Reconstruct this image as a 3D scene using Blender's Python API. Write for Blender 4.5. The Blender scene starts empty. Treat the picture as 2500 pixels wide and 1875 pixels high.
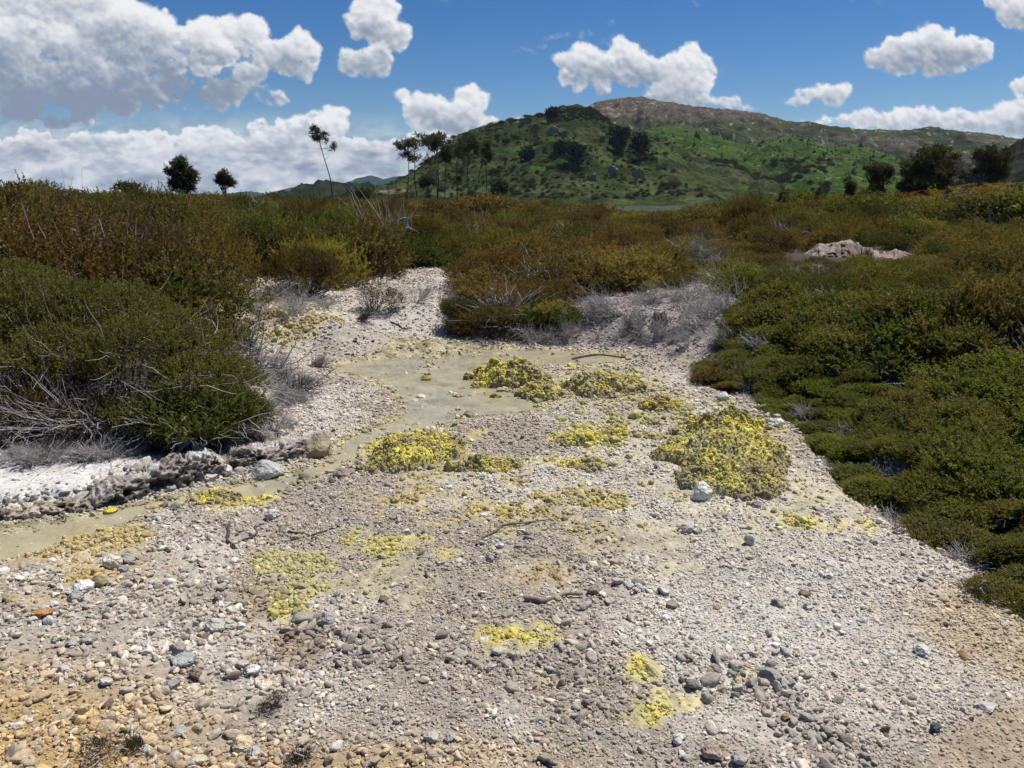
import bpy, math, random, time
import numpy as np
T0=time.time()
rng=np.random.default_rng(7); random.seed(7)
sc=bpy.context.scene
R=math.radians
W,H=2212.0,1659.0
F_=1106/math.tan(R(34)); CX,CY=1106.0,829.5
CAM=3.0
PITCH=math.atan((CY-430)/F_)
cp,sp=math.cos(PITCH),math.sin(PITCH)
SUN_AZ=R(52); SUN_EL=R(64)      # azimuth right of the viewing direction

# ------------------------------------------------------------------ maths
def h2(i,j,s):
    n=(i.astype(np.int64)*374761393+j.astype(np.int64)*668265263+s*974711)&0xffffffff
    n=((n^(n>>13))*1274126177)&0xffffffff
    n=n^(n>>16); n=((n*974634777)&0xffffffff); n=n^(n>>15)
    return n/4294967296.0
def vn2(x,y,s=0):
    i=np.floor(x); j=np.floor(y); fx=x-i; fy=y-j
    fx=fx*fx*fx*(fx*(fx*6-15)+10); fy=fy*fy*fy*(fy*(fy*6-15)+10)
    i=i.astype(np.int64); j=j.astype(np.int64)
    a=h2(i,j,s); b=h2(i+1,j,s); c=h2(i,j+1,s); d=h2(i+1,j+1,s)
    return ((a+(b-a)*fx)*(1-fy)+(c+(d-c)*fx)*fy)*2-1
def fbm2(x,y,sc_=1.0,octv=4,s=0,g=0.5):
    x=np.asarray(x,float)/sc_; y=np.asarray(y,float)/sc_
    t=np.zeros(np.broadcast(x,y).shape); a=1.0; n=0
    for o in range(octv):
        t=t+a*vn2(x,y,s+o*17); n+=a; a*=g
        x,y=1.6*x+1.2*y+3.1,-1.2*x+1.6*y+7.7
    return t/n*1.5
def vn3(x,y,z,s=0):
    k=np.floor(z); fz=z-k; fz=fz*fz*(3-2*fz); k=k.astype(np.int64)
    i=np.floor(x); j=np.floor(y); fx=x-i; fy=y-j
    fx=fx*fx*(3-2*fx); fy=fy*fy*(3-2*fy)
    i=i.astype(np.int64); j=j.astype(np.int64)
    def L(kk):
        q=kk*7919
        a=h2(i+q,j,s); b=h2(i+1+q,j,s); c=h2(i+q,j+1,s); d=h2(i+1+q,j+1,s)
        return (a+(b-a)*fx)*(1-fy)+(c+(d-c)*fx)*fy
    return (L(k)*(1-fz)+L(k+1)*fz)*2-1
def fbm3(p,sc_=1.0,octv=3,s=0):
    x,y,z=[p[:,k]/sc_+11.3*k for k in range(3)]; t=0; a=1
    for o in range(octv):
        t=t+a*vn3(x,y,z,s+o*13); a*=.5; x,y,z=2.03*y+1.7,2.01*z+4.1,1.98*x+2.9
    return t/1.5
def worley(x,y,sc_,s=0):
    x=x/sc_; y=y/sc_; i=np.floor(x).astype(np.int64); j=np.floor(y).astype(np.int64)
    f=np.full(x.shape,9.0); idv=np.zeros(x.shape)
    for a in(-1,0,1):
        for b in(-1,0,1):
            px=i+a+h2(i+a,j+b,s); py=j+b+h2(i+a,j+b,s+5)
            d=(px-x)**2+(py-y)**2; m=d<f
            f=np.where(m,d,f); idv=np.where(m,h2(i+a,j+b,s+9),idv)
    return np.sqrt(f),idv
def ss(a,b,x):
    t=np.clip((np.asarray(x,float)-a)/(b-a),0,1); return t*t*(3-2*t)
def mix(a,b,m):
    m=np.asarray(m)[...,None]; return np.asarray(a)*(1-m)+np.asarray(b)*m
def ray(px,py):
    a=(px-CX)/F_; b=(CY-py)/F_
    return np.array([a,cp+b*sp,-sp+b*cp])
def P(px,py,z=0.0):
    d=ray(px,py); t=(z-CAM)/d[2]; return np.array([d[0]*t,d[1]*t])
def PD(px,py,D):
    d=ray(px,py); t=D/d[1]; return np.array([d[0]*t,D,CAM+d[2]*t])
def topx(x,y,z):
    zz=z-CAM; dep=np.maximum(y*cp-zz*sp,1e-3)
    return CX+F_*x/dep, CY-F_*(y*sp+zz*cp)/dep
def PX(px,D):     # x for an image column at distance D
    return (px-CX)/F_*D/cp*1.0
def sdf(poly,x,y):
    poly=np.asarray(poly,float); d=np.full(x.shape,1e9); ins=np.zeros(x.shape,bool)
    n=len(poly)
    for k in range(n):
        ax,ay=poly[k]; bx,by=poly[(k+1)%n]
        ex,ey=bx-ax,by-ay
        t=np.clip(((x-ax)*ex+(y-ay)*ey)/(ex*ex+ey*ey+1e-12),0,1)
        d=np.minimum(d,(x-ax-ex*t)**2+(y-ay-ey*t)**2)
        c=((ay>y)!=(by>y))&(x<(bx-ax)*(y-ay)/((by-ay) if by!=ay else 1e-12)+ax)
        ins^=c
    d=np.sqrt(d); return np.where(ins,d,-d)     # positive inside
def pp(l,z=0.0): return np.array([P(a,b,z) for a,b in l])

# ------------------------------------------------------------------ outlines on the ground
BASIN=np.vstack([pp([(2700,1560),(2212,1335),(2080,1240),(1980,1185),(1900,1130),(1830,1090),(1770,1010),(1715,930),(1650,890),(1540,850),(1480,805),(1420,780),(1380,758),(1300,752),(1130,750),(1000,745),(950,738),(850,742),(830,762),(700,778),(630,782),(600,800),(590,850),(610,900),(640,950),(590,985),(470,1010),(380,1048),(260,1075),(150,1105),(0,1118),(-400,1150)]),
   np.array([[-9,4.5],[-14,-6],[14,-6]])])
WATER=pp([(680,785),(720,800),(800,818),(850,850),(865,880),(845,905),(790,930),(745,950),(712,968),(700,1000),(650,1010),(610,1022),(560,1034),(500,1048),(420,1066),(330,1082),(230,1100),(130,1122),(0,1132),(-300,1150),
  (-300,1275),(0,1222),(110,1190),(200,1160),(280,1132),(330,1108),(400,1092),(470,1078),(540,1084),(600,1072),(650,1044),(730,1018),(780,995),(785,970),(850,938),(930,928),(1000,905),(1100,895),(1180,885),(1120,850),(1010,815),(1060,800),(1190,790),(1345,784),(1340,765),(1250,757),(1130,752),(1000,748),(900,739),(850,748),(838,765),(780,778)])
BARE=[pp(l,h_) for h_,l in zip((.4,.55,.78,.6,.9,.4),[
 [(590,790),(620,745),(690,708),(760,683),(860,664),(950,668),(965,700),(1060,735),(1250,735),(1410,765),(1300,790),(900,790)],
 [(400,680),(420,640),(480,618),(570,608),(670,616),(745,632),(765,690),(650,730),(590,755),(520,740)],
 [(730,598),(830,583),(930,580),(1025,594),(1020,622),(890,645),(730,652)],
 [(1095,705),(1180,695),(1270,650),(1420,630),(1540,620),(1610,680),(1520,720),(1420,750),(1400,770),(1240,760)],
 [(1740,590),(1850,590),(1840,606),(1750,604)],
 [(-600,1090),(-600,960),(0,985),(120,975),(260,962),(420,968),(440,1050),(0,1120)]])]
def Z(x,y):
    x=np.asarray(x,float); y=np.asarray(y,float)
    sb=sdf(BASIN,x,y); sw=sdf(WATER,x,y)
    out=np.maximum(-sb,0)
    back=ss(9,13,y); left=ss(-1.5,-3.5,x)*(1-back)
    right=(1-left)*(1-back)
    rise=back*.62*ss(0,2.2,out)+left*(.17*ss(-.05,.3,out)+.25*ss(.9,2.5,out))+right*(.30*ss(0,2.5,out)+.5*ss(2,6,out))
    z=rise
    z=z+.75*ss(-5,-17,x)*ss(9,24,y)*(1-.6*ss(60,200,y))            # ground climbs on the left
    z=z+1.5*ss(.42,.62,x/np.maximum(y,1))*ss(28,70,y)*(1-.5*ss(150,400,y))
    z=z+.25*ss(18,45,y)-.6*ss(75,160,y)
    z=z+.16*fbm2(x,y,3.0,3,5)*ss(0.3,3,out)+.3*fbm2(x,y,20,3,8)*ss(20,60,y)
    z=z+.045*fbm2(x,y,1.3,3,2)*ss(0,1.2,sb)*ss(.05,.5,-sw)+.018*fbm2(x,y,.22,3,3)
    z=z+.07*ss(0,.8,-sw)*(sb>0)
    ins=ss(0,.28,sw)
    z=np.where(sw>0,.004-.055*ins+.046*fbm2(x,y,.40,4,21)*ins+.028*fbm2(x,y,.09,2,22)*ins,z)
    # hump of the gravel tongue behind the pool
    cx,cy=P(800,722,.3); z=z+.26*np.exp(-((x-cx)/1.6)**2-((y-cy)/.75)**2)
    return z
def G(px,py,zoff=0):
    d=ray(px,py)
    if d[2]>-.004: return PD(px,py,300)
    tmax=min((0-.3-CAM)/d[2],420/d[1]); t=np.concatenate([np.linspace(2.0,min(30,tmax),260),np.linspace(min(30,tmax),tmax,200)])
    q=d[:,None]*t; q[2]+=CAM; zz=Z(q[0],q[1])+zoff
    k=np.argmax(q[2]<zz)
    if k==0: k=len(t)-1
    a=(q[2]-zz)[k-1]; b=(q[2]-zz)[k]; f=a/(a-b+1e-9) if a>0>b else 1
    tt=t[k-1]+(t[k]-t[k-1])*f; r=d*tt; r[2]+=CAM
    return r
def scale_at(p):   # px per metre
    return F_/(p[1]*cp-(p[2]-CAM)*sp)

# ------------------------------------------------------------------ blender helpers
COL=sc.collection
def link(o): COL.objects.link(o)
def mesh(name,v,f,mat=None,parent=None,smooth=True,attrs=None,cols=None,linkit=True,loc=None,uvless=True):
    v=np.asarray(v,np.float32); me=bpy.data.meshes.new(name)
    if not isinstance(f,(list,tuple)): f=[f]
    f=[np.asarray(a,np.int32) for a in f if len(a)]
    me.vertices.add(len(v)); me.vertices.foreach_set('co',v.ravel())
    tot=sum(a.size for a in f); nf=sum(len(a) for a in f)
    me.loops.add(tot); me.loops.foreach_set('vertex_index',np.concatenate([a.ravel() for a in f]))
    me.polygons.add(nf)
    ls=np.concatenate([np.full(len(a),a.shape[1],np.int32) for a in f])
    st=np.concatenate([[0],np.cumsum(ls)[:-1]]).astype(np.int32)
    me.polygons.foreach_set('loop_start',st)
    try: me.polygons.foreach_set('loop_total',ls)
    except Exception: pass
    me.polygons.foreach_set('use_smooth',np.full(nf,smooth))
    for k,a in (attrs or {}).items():
        t=me.attributes.new(k,'FLOAT','POINT'); t.data.foreach_set('value',np.asarray(a,np.float32))
    for k,a in (cols or {}).items():
        t=me.attributes.new(k,'FLOAT_COLOR','POINT'); a=np.asarray(a,np.float32)
        t.data.foreach_set('color',np.concatenate([a,np.ones((len(a),1),np.float32)],1).ravel())
    me.update(calc_edges=True)
    if mat:
        for m in (mat if isinstance(mat,list) else [mat]): me.materials.append(m)
    o=bpy.data.objects.new(name,me)
    if loc is not None: o.location=loc
    if linkit: link(o)
    if parent: o.parent=parent
    return o
def tag(o,label=None,cat=None,group=None,kind=None):
    if label: o['label']=label
    if cat: o['category']=cat
    if group: o['group']=group
    if kind: o['kind']=kind
    return o
def empty(name,loc,label,cat,group=None):
    o=bpy.data.objects.new(name,None); link(o); o.location=loc; return tag(o,label,cat,group)
def grid_faces(n,m):
    i=np.arange(n-1)[:,None]*m+np.arange(m-1)[None]; i=i.ravel()
    return np.stack([i,i+1,i+m+1,i+m],1)
def tubes(paths,rad,sides=4,cap=False):
    paths=np.asarray(paths,float); N,K,_=paths.shape; rad=np.asarray(rad,float)
    d=np.gradient(paths,axis=1); d/=np.linalg.norm(d,axis=2,keepdims=True)+1e-9
    up=np.where(np.abs(d[:,:1,2:])>.9,np.array([1.,0,0]),np.array([0,0,1.]))
    a=np.cross(d,np.broadcast_to(up,d.shape)); a/=np.linalg.norm(a,axis=2,keepdims=True)+1e-9
    b=np.cross(d,a)
    th=np.arange(sides)/sides*2*np.pi
    v=paths[:,:,None]+rad[:,:,None,None]*(a[:,:,None]*np.cos(th)[:,None]+b[:,:,None]*np.sin(th)[:,None])
    base=(np.arange(N)*K*sides)[:,None,None]+(np.arange(K-1)*sides)[None,:,None]
    s=np.arange(sides)[None,None]; s2=(s+1)%sides
    f=np.stack([base+s,base+s2,base+sides+s2,base+sides+s],-1).reshape(-1,4)
    return v.reshape(-1,3),f
class Acc:
    def __init__(s): s.v=[]; s.f=[]; s.n=0; s.a=[]
    def add(s,v,f,a=0.0):
        v=np.asarray(v); s.v.append(v); s.f.append(np.asarray(f)+s.n); s.n+=len(v)
        s.a.append(np.full(len(v),a) if np.isscalar(a) else np.asarray(a))
    def build(s,name,mat,parent=None,**k):
        q={}
        for f in s.f: q.setdefault(f.shape[1],[]).append(f)
        return mesh(name,np.concatenate(s.v),[np.concatenate(x) for x in q.values()],mat,parent,attrs={'lv':np.concatenate(s.a)},**k)

# ------------------------------------------------------------------ materials
def newmat(name):
    m=bpy.data.materials.new(name); m.use_nodes=True; nt=m.node_tree; nt.nodes.clear()
    o=nt.nodes.new('ShaderNodeOutputMaterial'); return m,nt,o
def nd(nt,t,**k):
    n=nt.nodes.new(t)
    for a,b in k.items(): setattr(n,a,b)
    return n
def setin(n,**k):
    for a,b in k.items(): n.inputs[a.replace('_',' ')].default_value=b
def noise(nt,scale,detail=4,rough=.6,vec=None,dist=0):
    n=nd(nt,'ShaderNodeTexNoise'); setin(n,Scale=scale,Detail=detail,Roughness=rough,Distortion=dist)
    if vec is not None: nt.links.new(vec,n.inputs['Vector'])
    return n
def ramp(nt,src,stops):
    r=nd(nt,'ShaderNodeValToRGB'); e=r.color_ramp.elements
    while len(e)<len(stops): e.new(.5)
    for k,(p,c) in enumerate(stops):
        e[k].position=p; e[k].color=(*c,1) if len(c)==3 else c
    nt.links.new(src,r.inputs[0]); return r
def mixc(nt,a,b,fac,mode='MIX'):
    n=nd(nt,'ShaderNodeMix',data_type='RGBA',blend_type=mode)
    def put(x,i):
        if isinstance(x,(tuple,list)): n.inputs[i].default_value=(*x,1)
        elif isinstance(x,(float,int)): n.inputs[i].default_value=x
        else: nt.links.new(x,n.inputs[i])
    put(fac,0); put(a,6); put(b,7); return n.outputs[2]
def math_(nt,op,a,b=None):
    n=nd(nt,'ShaderNodeMath',operation=op)
    for i,x in enumerate((a,b)):
        if x is None: continue
        if isinstance(x,(float,int)): n.inputs[i].default_value=x
        else: nt.links.new(x,n.inputs[i])
    return n.outputs[0]
def bump(nt,h,strength,dist):
    b=nd(nt,'ShaderNodeBump'); setin(b,Strength=strength,Distance=dist); nt.links.new(h,b.inputs['Height']); return b.outputs[0]
def principled(nt,out,col,rough=.9,normal=None,spec=.25):
    p=nd(nt,'ShaderNodeBsdfPrincipled'); p.inputs['Roughness'].default_value=rough
    p.inputs['Specular IOR Level'].default_value=spec
    if isinstance(col,(tuple,list)): p.inputs['Base Color'].default_value=(*col,1)
    else: nt.links.new(col,p.inputs['Base Color'])
    if normal is not None: nt.links.new(normal,p.inputs['Normal'])
    nt.links.new(p.outputs[0],out.inputs[0]); return p

def mat_ground():
    m,nt,o=newmat('sinter_ground'); a=nd(nt,'ShaderNodeAttribute',attribute_name='col')
    g=nd(nt,'ShaderNodeNewGeometry'); pos=g.outputs['Position']
    v=nd(nt,'ShaderNodeTexVoronoi'); setin(v,Scale=22.0); nt.links.new(pos,v.inputs['Vector'])
    n=noise(nt,60,4,.65,pos); n2=noise(nt,7,5,.6,pos)
    r=ramp(nt,v.outputs['Color'],[(0,(.62,.62,.62)),(1,(1.25,1.25,1.25))])
    r2=ramp(nt,n2.outputs[0],[(.3,(.8,.8,.8)),(.7,(1.15,1.15,1.15))])
    c=mixc(nt,a.outputs['Color'],r.outputs[0],.7,'MULTIPLY'); c=mixc(nt,c,r2.outputs[0],.8,'MULTIPLY')
    inv=math_(nt,'SUBTRACT',1.0,v.outputs['Distance'])
    h=math_(nt,'ADD',math_(nt,'MULTIPLY',inv,.8),math_(nt,'MULTIPLY',n.outputs[0],.5))
    principled(nt,o,c,.95,bump(nt,h,.9,.02)); return m
def mat_stone(name,inst=True,tint=None):
    m,nt,o=newmat(name)
    if inst: a=nd(nt,'ShaderNodeAttribute',attribute_name='tint',attribute_type='INSTANCER'); c=a.outputs['Color']
    else: a=nd(nt,'ShaderNodeObjectInfo'); c=a.outputs['Color']
    tc=nd(nt,'ShaderNodeTexCoord')
    n=noise(nt,2.2,5,.65,tc.outputs['Object'],.3)
    n2=noise(nt,9,4,.7,tc.outputs['Object'])
    r=ramp(nt,n.outputs[0],[(.3,(.72,.70,.67)),(.7,(1.2,1.19,1.17))])
    r2=ramp(nt,n2.outputs[0],[(.35,(.8,.79,.77)),(.65,(1.1,1.1,1.1))])
    c=mixc(nt,c,r.outputs[0],1.0,'MULTIPLY'); c=mixc(nt,c,r2.outputs[0],.8,'MULTIPLY')
    h=math_(nt,'ADD',n.outputs[0],math_(nt,'MULTIPLY',n2.outputs[0],.5))
    principled(nt,o,c,.85,bump(nt,h,.35 if inst else .6,.25)); return m
def mat_leaf(name,c1,c2,c3,inst=False,trans=.42,flower=0.0):
    m,nt,o=newmat(name)
    lv=nd(nt,'ShaderNodeAttribute',attribute_name='lv').outputs['Fac']
    r=ramp(nt,lv,[(0,c1),(.45,c2),(1,c3)]); r.color_ramp.interpolation='LINEAR'
    c=r.outputs[0]
    if inst:
        a=nd(nt,'ShaderNodeAttribute',attribute_name='tint',attribute_type='INSTANCER'); c=mixc(nt,c,a.outputs['Color'],1.0,'MULTIPLY')
    d=nd(nt,'ShaderNodeBsdfDiffuse'); t=nd(nt,'ShaderNodeBsdfTranslucent'); gl=nd(nt,'ShaderNodeBsdfGlossy'); gl.inputs['Roughness'].default_value=.55
    gl.inputs['Color'].default_value=(.5,.5,.45,1)
    nt.links.new(c,d.inputs[0]); nt.links.new(mixc(nt,c,(1.25,1.2,.5),1.0,'MULTIPLY'),t.inputs[0])
    s=nd(nt,'ShaderNodeMixShader'); s.inputs[0].default_value=trans; nt.links.new(d.outputs[0],s.inputs[1]); nt.links.new(t.outputs[0],s.inputs[2])
    s2=nd(nt,'ShaderNodeMixShader'); s2.inputs[0].default_value=.03; nt.links.new(s.outputs[0],s2.inputs[1]); nt.links.new(gl.outputs[0],s2.inputs[2])
    nt.links.new(s2.outputs[0],o.inputs[0]); return m
def mat_wood(name,c1,c2,scale=8):
    m,nt,o=newmat(name); tc=nd(nt,'ShaderNodeNewGeometry')
    n=noise(nt,scale,4,.6,tc.outputs['Position']); r=ramp(nt,n.outputs[0],[(.35,c1),(.65,c2)])
    principled(nt,o,r.outputs[0],.85,bump(nt,n.outputs[0],.4,.02)); return m
def mat_attr(name,attr='col',nscale=30,rough=.9,bs=.6,bd=.02,amp=.3,spec=.2):
    m,nt,o=newmat(name); a=nd(nt,'ShaderNodeAttribute',attribute_name=attr); g=nd(nt,'ShaderNodeNewGeometry')
    n=noise(nt,nscale,5,.68,g.outputs['Position']); n2=noise(nt,nscale/7,4,.6,g.outputs['Position'])
    r=ramp(nt,n.outputs[0],[(.3,(1-amp,)*3),(.7,(1+amp,)*3)]); r2=ramp(nt,n2.outputs[0],[(.3,(1-amp*.6,)*3),(.7,(1+amp*.6,)*3)])
    c=mixc(nt,a.outputs['Color'],r.outputs[0],1.0,'MULTIPLY'); c=mixc(nt,c,r2.outputs[0],1.0,'MULTIPLY')
    principled(nt,o,c,rough,bump(nt,n.outputs[0],bs,bd),spec); return m
def mat_water():
    m,nt,o=newmat('milky_water'); g=nd(nt,'ShaderNodeNewGeometry')
    n=noise(nt,.9,4,.55,g.outputs['Position'],.8)
    c=ramp(nt,n.outputs[0],[(.38,(.50,.44,.29)),(.58,(.46,.42,.29)),(.74,(.34,.37,.31))]).outputs[0]
    w=noise(nt,38,3,.6,g.outputs['Position'])
    p=principled(nt,o,c,.07,bump(nt,w.outputs[0],.35,.012),.5)
    f=ramp(nt,noise(nt,2.3,4,.6,g.outputs['Position']).outputs[0],[(.3,(.42,)*3),(.7,(.80,)*3)])
    nt.links.new(f.outputs[0],p.inputs['Alpha']); return m
M_GR=mat_ground(); M_PEB=mat_stone('pebble_stone'); M_ST=mat_stone('loose_stone',False)
M_LEAF=mat_leaf('scrub_leaf',(.45,.43,.38),(1,1,1),(1.9,1.75,1.3),inst=True)
M_TWIGI=mat_wood('scrub_twig',(.05,.038,.03),(.10,.08,.065))
M_DEAD=mat_wood('bleached_wood',(.24,.215,.205),(.42,.39,.375),5)
M_DEADT=mat_wood('dead_twig',(.27,.245,.235),(.47,.44,.42),5)
M_DARKW=mat_wood('dark_wet_wood',(.035,.028,.025),(.10,.08,.07),12)
M_STICK=mat_wood('weathered_stick',(.10,.075,.06),(.24,.19,.16),14)
M_BARK=mat_wood('pine_bark',(.035,.028,.022),(.085,.07,.055),4)
M_SUL=mat_attr('sulphur_crust','col',60,.95,.8,.02,.22,.1)
M_ROCK=mat_attr('pitted_rock','col',28,.9,.9,.03,.35,.2)
M_HILL=mat_attr('hill_cover','col',.45,1.0,.9,1.2,.6,0)
M_FAR=mat_attr('far_forest','col',.03,1.0,.3,4,.2,0)
M_WATER=mat_water()

# ------------------------------------------------------------------ camera, light, world
cam=bpy.data.cameras.new('camera'); co=bpy.data.objects.new('camera',cam); link(co)
cam.sensor_width=36; cam.lens=18/math.tan(R(34)); cam.clip_start=.1; cam.clip_end=60000
co.location=(0,0,CAM); co.rotation_euler=(R(90)-PITCH,0,0); sc.camera=co
sc.view_settings.view_transform='Standard'; sc.view_settings.look='None'; sc.view_settings.exposure=0.45; sc.view_settings.gamma=1
w=bpy.data.worlds.new('World'); sc.world=w; w.use_nodes=True; nt=w.node_tree; nt.nodes.clear()
sky=nd(nt,'ShaderNodeTexSky',sky_type='NISHITA'); sky.sun_disc=False; sky.sun_elevation=SUN_EL; sky.sun_rotation=SUN_AZ
sky.altitude=900; sky.air_density=1.0; sky.dust_density=.15; sky.ozone_density=3.0
gm=nd(nt,'ShaderNodeGamma'); gm.inputs[1].default_value=1.0
hs=nd(nt,'ShaderNodeHueSaturation'); hs.inputs['Hue'].default_value=.508; hs.inputs['Saturation'].default_value=1.40; hs.inputs['Value'].default_value=.58
bg=nd(nt,'ShaderNodeBackground'); bg.inputs[1].default_value=.10; wo=nd(nt,'ShaderNodeOutputWorld')
nt.links.new(sky.outputs[0],gm.inputs[0]); nt.links.new(gm.outputs[0],hs.inputs['Color']); nt.links.new(hs.outputs[0],bg.inputs[0]); nt.links.new(bg.outputs[0],wo.inputs[0])
sl=bpy.data.lights.new('sun','SUN'); sl.energy=4.6; sl.angle=R(.55); sl.color=(1,.955,.89); so=bpy.data.objects.new('sun',sl); link(so)
so.rotation_euler=(R(90)-SUN_EL,0,-SUN_AZ+math.pi); so.location=(0,0,50)
# a sun lamp shines along its local -Z; this euler sends light from (sin az, cos az) towards the ground
sdir=np.array([math.sin(SUN_AZ)*math.cos(SUN_EL),math.cos(SUN_AZ)*math.cos(SUN_EL),math.sin(SUN_EL)])
from mathutils import Vector
so.rotation_euler=Vector(tuple(sdir)).to_track_quat('Z','Y').to_euler()
sc.cycles.max_bounces=6; sc.cycles.transparent_max_bounces=24; sc.cycles.diffuse_bounces=3; sc.cycles.glossy_bounces=2; sc.cycles.transmission_bounces=3
sc.cycles.caustics_reflective=False; sc.cycles.caustics_refractive=False

# ------------------------------------------------------------------ ground colour
# soft patches on the ground, given where they lie: cx,cy,rx,ry,colour,strength
YEL=(.57,.50,.13); YOL=(.40,.36,.10); ORG=(.48,.36,.13); TAN=(.42,.33,.18); GRY=(.50,.47,.22)
PATCH=[(1370,880,170,48,(.42,.38,.17),.85),(1230,860,150,40,(.40,.36,.18),.6),(1430,960,130,70,(.44,.40,.2),.7),(1000,1085,160,45,(.47,.38,.15),.7),(1290,1170,260,40,(.43,.38,.22),.5),(960,1010,170,40,(.42,.38,.2),.55),(1150,1110,230,75,(.42,.35,.19),.75),(690,1250,190,85,(.42,.39,.20),.6),(1330,1130,200,50,(.45,.42,.25),.5),(200,1190,150,60,(.46,.36,.16),.8),(1560,1000,240,120,(.46,.42,.22),.6),(1050,1090,70,34,YEL,1.25),(1310,1095,70,22,YEL,1.1),(1075,1140,60,22,YEL,.9),(1150,1110,110,30,ORG,.75),(1270,1085,110,28,GRY,1.25),(1110,1140,130,30,ORG,.7),(1200,1060,90,16,ORG,.6),
 (650,1225,110,45,GRY,1.25),(640,1300,60,45,YEL,1.25),(690,1265,70,28,YEL,.8),(800,1180,75,24,YEL,1.25),(900,1165,30,14,YEL,.8),(980,1195,35,14,YEL,.6),
 (1120,1385,65,38,YEL,1.1),(1380,1455,45,30,YEL,.8),(1400,1520,60,38,YEL,.8),(1470,1510,45,22,YEL,.8),(1200,1480,50,22,GRY,.6),(1600,1470,45,18,YEL,.7),
 (1840,1140,50,17,YEL,1.0),(1730,1128,50,13,YEL,.8),(1430,1230,90,18,GRY,.45),(1250,1000,60,16,YEL,.9),
 (470,1075,100,22,YEL,1.0),(280,1165,55,35,ORG,1.0),(200,1225,75,42,ORG,.95),(120,1190,90,22,TAN,.9),(60,1280,90,30,TAN,.7),(40,1110,60,10,YEL,.5),
 (590,680,130,50,(.50,.43,.22),1.0),(600,710,60,18,YEL,.8),(540,655,50,20,YEL,.5),
 (1280,945,110,32,YEL,1.0),(1450,860,95,22,YEL,.7),(1560,960,180,85,YEL,.8),(1770,1060,90,60,GRY,.5),(1700,960,60,60,GRY,.5),(1180,1230,160,40,TAN,.6),
 (1000,935,40,12,YEL,.7),(890,970,130,50,YEL,.8),(1300,830,120,35,YEL,.8),(1240,775,120,14,TAN,.8),(1070,1005,90,22,YEL,.7),
 (1620,1090,120,22,GRY,.4),(1730,900,80,40,GRY,.4)]
def sulph(px,py,x,y):
    n=fbm2(x,y,.34,4,61); n2=fbm2(x,y,.09,3,62); c=np.zeros(px.shape+(3,)); a=np.zeros(px.shape)
    for (cx,cy,rx,ry,cc,s) in PATCH:
        r=((px-cx)/rx)**2+((py-cy)/ry)**2
        m=np.clip((1.0-r)*.42+.22+.75*n+.45*n2,0,1)*s*np.clip((2.9-r)*.8,0,1)
        m=np.clip(m,0,1)
        k=np.maximum(m-a,0)/(np.maximum(m,a)+1e-6); c=mix(c,np.array(cc),k); a=np.maximum(a,m)
    return c,a
def gcolor(x,y,z,fine=True):
    px,py=topx(x,y,z)
    sb=sdf(BASIN,x,y); sw=sdf(WATER,x,y)
    n=fbm2(x,y,1.5,4,31); n2=fbm2(x,y,.35,3,33)
    c=mix((.305,.265,.215),(.425,.385,.325),ss(-.5,.5,n+.4*n2))
    white=ss(0,1,1-((px-1660)/420)**2-((py-1330)/190)**2)+.7*ss(0,1,1-((px-1500)/160)**2-((py-1130)/90)**2)+ss(0,1,1-((px-900)/150)**2-((py-690)/45)**2)+.9*ss(0,1,1-((px-690)/90)**2-((py-865)/50)**2)+.6*ss(0,1,1-((px-1250)/150)**2-((py-900)/35)**2)
    c=mix(c,(.455,.425,.375),np.clip(white*.7,0,1))
    och=ss(-30,230,(py-1330)-.33*(px)+120*n)*ss(1150,700,px)*ss(1320,1440,py)
    och=np.maximum(och,.65*ss(1540,1620,py+60*n)*ss(1400,900,px))
    c=mix(c,(.37,.255,.105),np.clip(och*.95,0,1))
    br=ss(1850,2100,px)*ss(1230,1300,py)*ss(-20,60,1.0*(1500-py)+.4*(px-2212))*.8
    c=mix(c,(.36,.28,.17),br)
    dirt=ss(0,90,(px-2000)*.5+(py-1560)+60*n)*ss(1850,2100,px)*ss(1480,1540,py)
    c=mix(c,(.31,.24,.165),dirt*.9)
    mud=ss(0,1,1-((px-640)/90)**2-((py-1400)/60)**2)+ss(0,1,1-((px-560)/60)**2-((py-1290)/60)**2)
    c=mix(c,(.20,.145,.09),np.clip(mud*.7,0,1))
    # white crust flat behind the ledge, top-left
    wf=ss(0,.5,1.25-((px-90)/380)**2-((py-1030)/58)**2)*(sb<.05)
    # bed of stream and pool
    bn=fbm2(x,y,.16,4,91); c=mix(c,mix((.22,.19,.11),(.42,.37,.24),ss(-.4,.5,bn)),ss(-.12,.05,sw))
    c=mix(c,(.40,.33,.19),ss(-.25,-.02,sw)*(sw<=0)*.5*(py<1000))
    sc_,sa=sulph(px,py,x,y); c=mix(c,sc_,sa*.9)
    # litter under the scrub
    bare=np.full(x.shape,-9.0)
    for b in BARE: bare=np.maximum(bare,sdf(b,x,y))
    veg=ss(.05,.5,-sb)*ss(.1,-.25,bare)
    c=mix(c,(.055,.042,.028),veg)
    c=mix(c,(.60,.575,.54),np.clip(wf,0,1)*(.85+.15*n2))
    purple=ss(-.2,.2,bare)*(py<760)*(px>1080)*(sb<0)
    c=mix(c,(.27,.235,.225),np.clip(purple,0,1)*.8)
    return c,px,py,sb,sw,bare,och,sa

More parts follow.
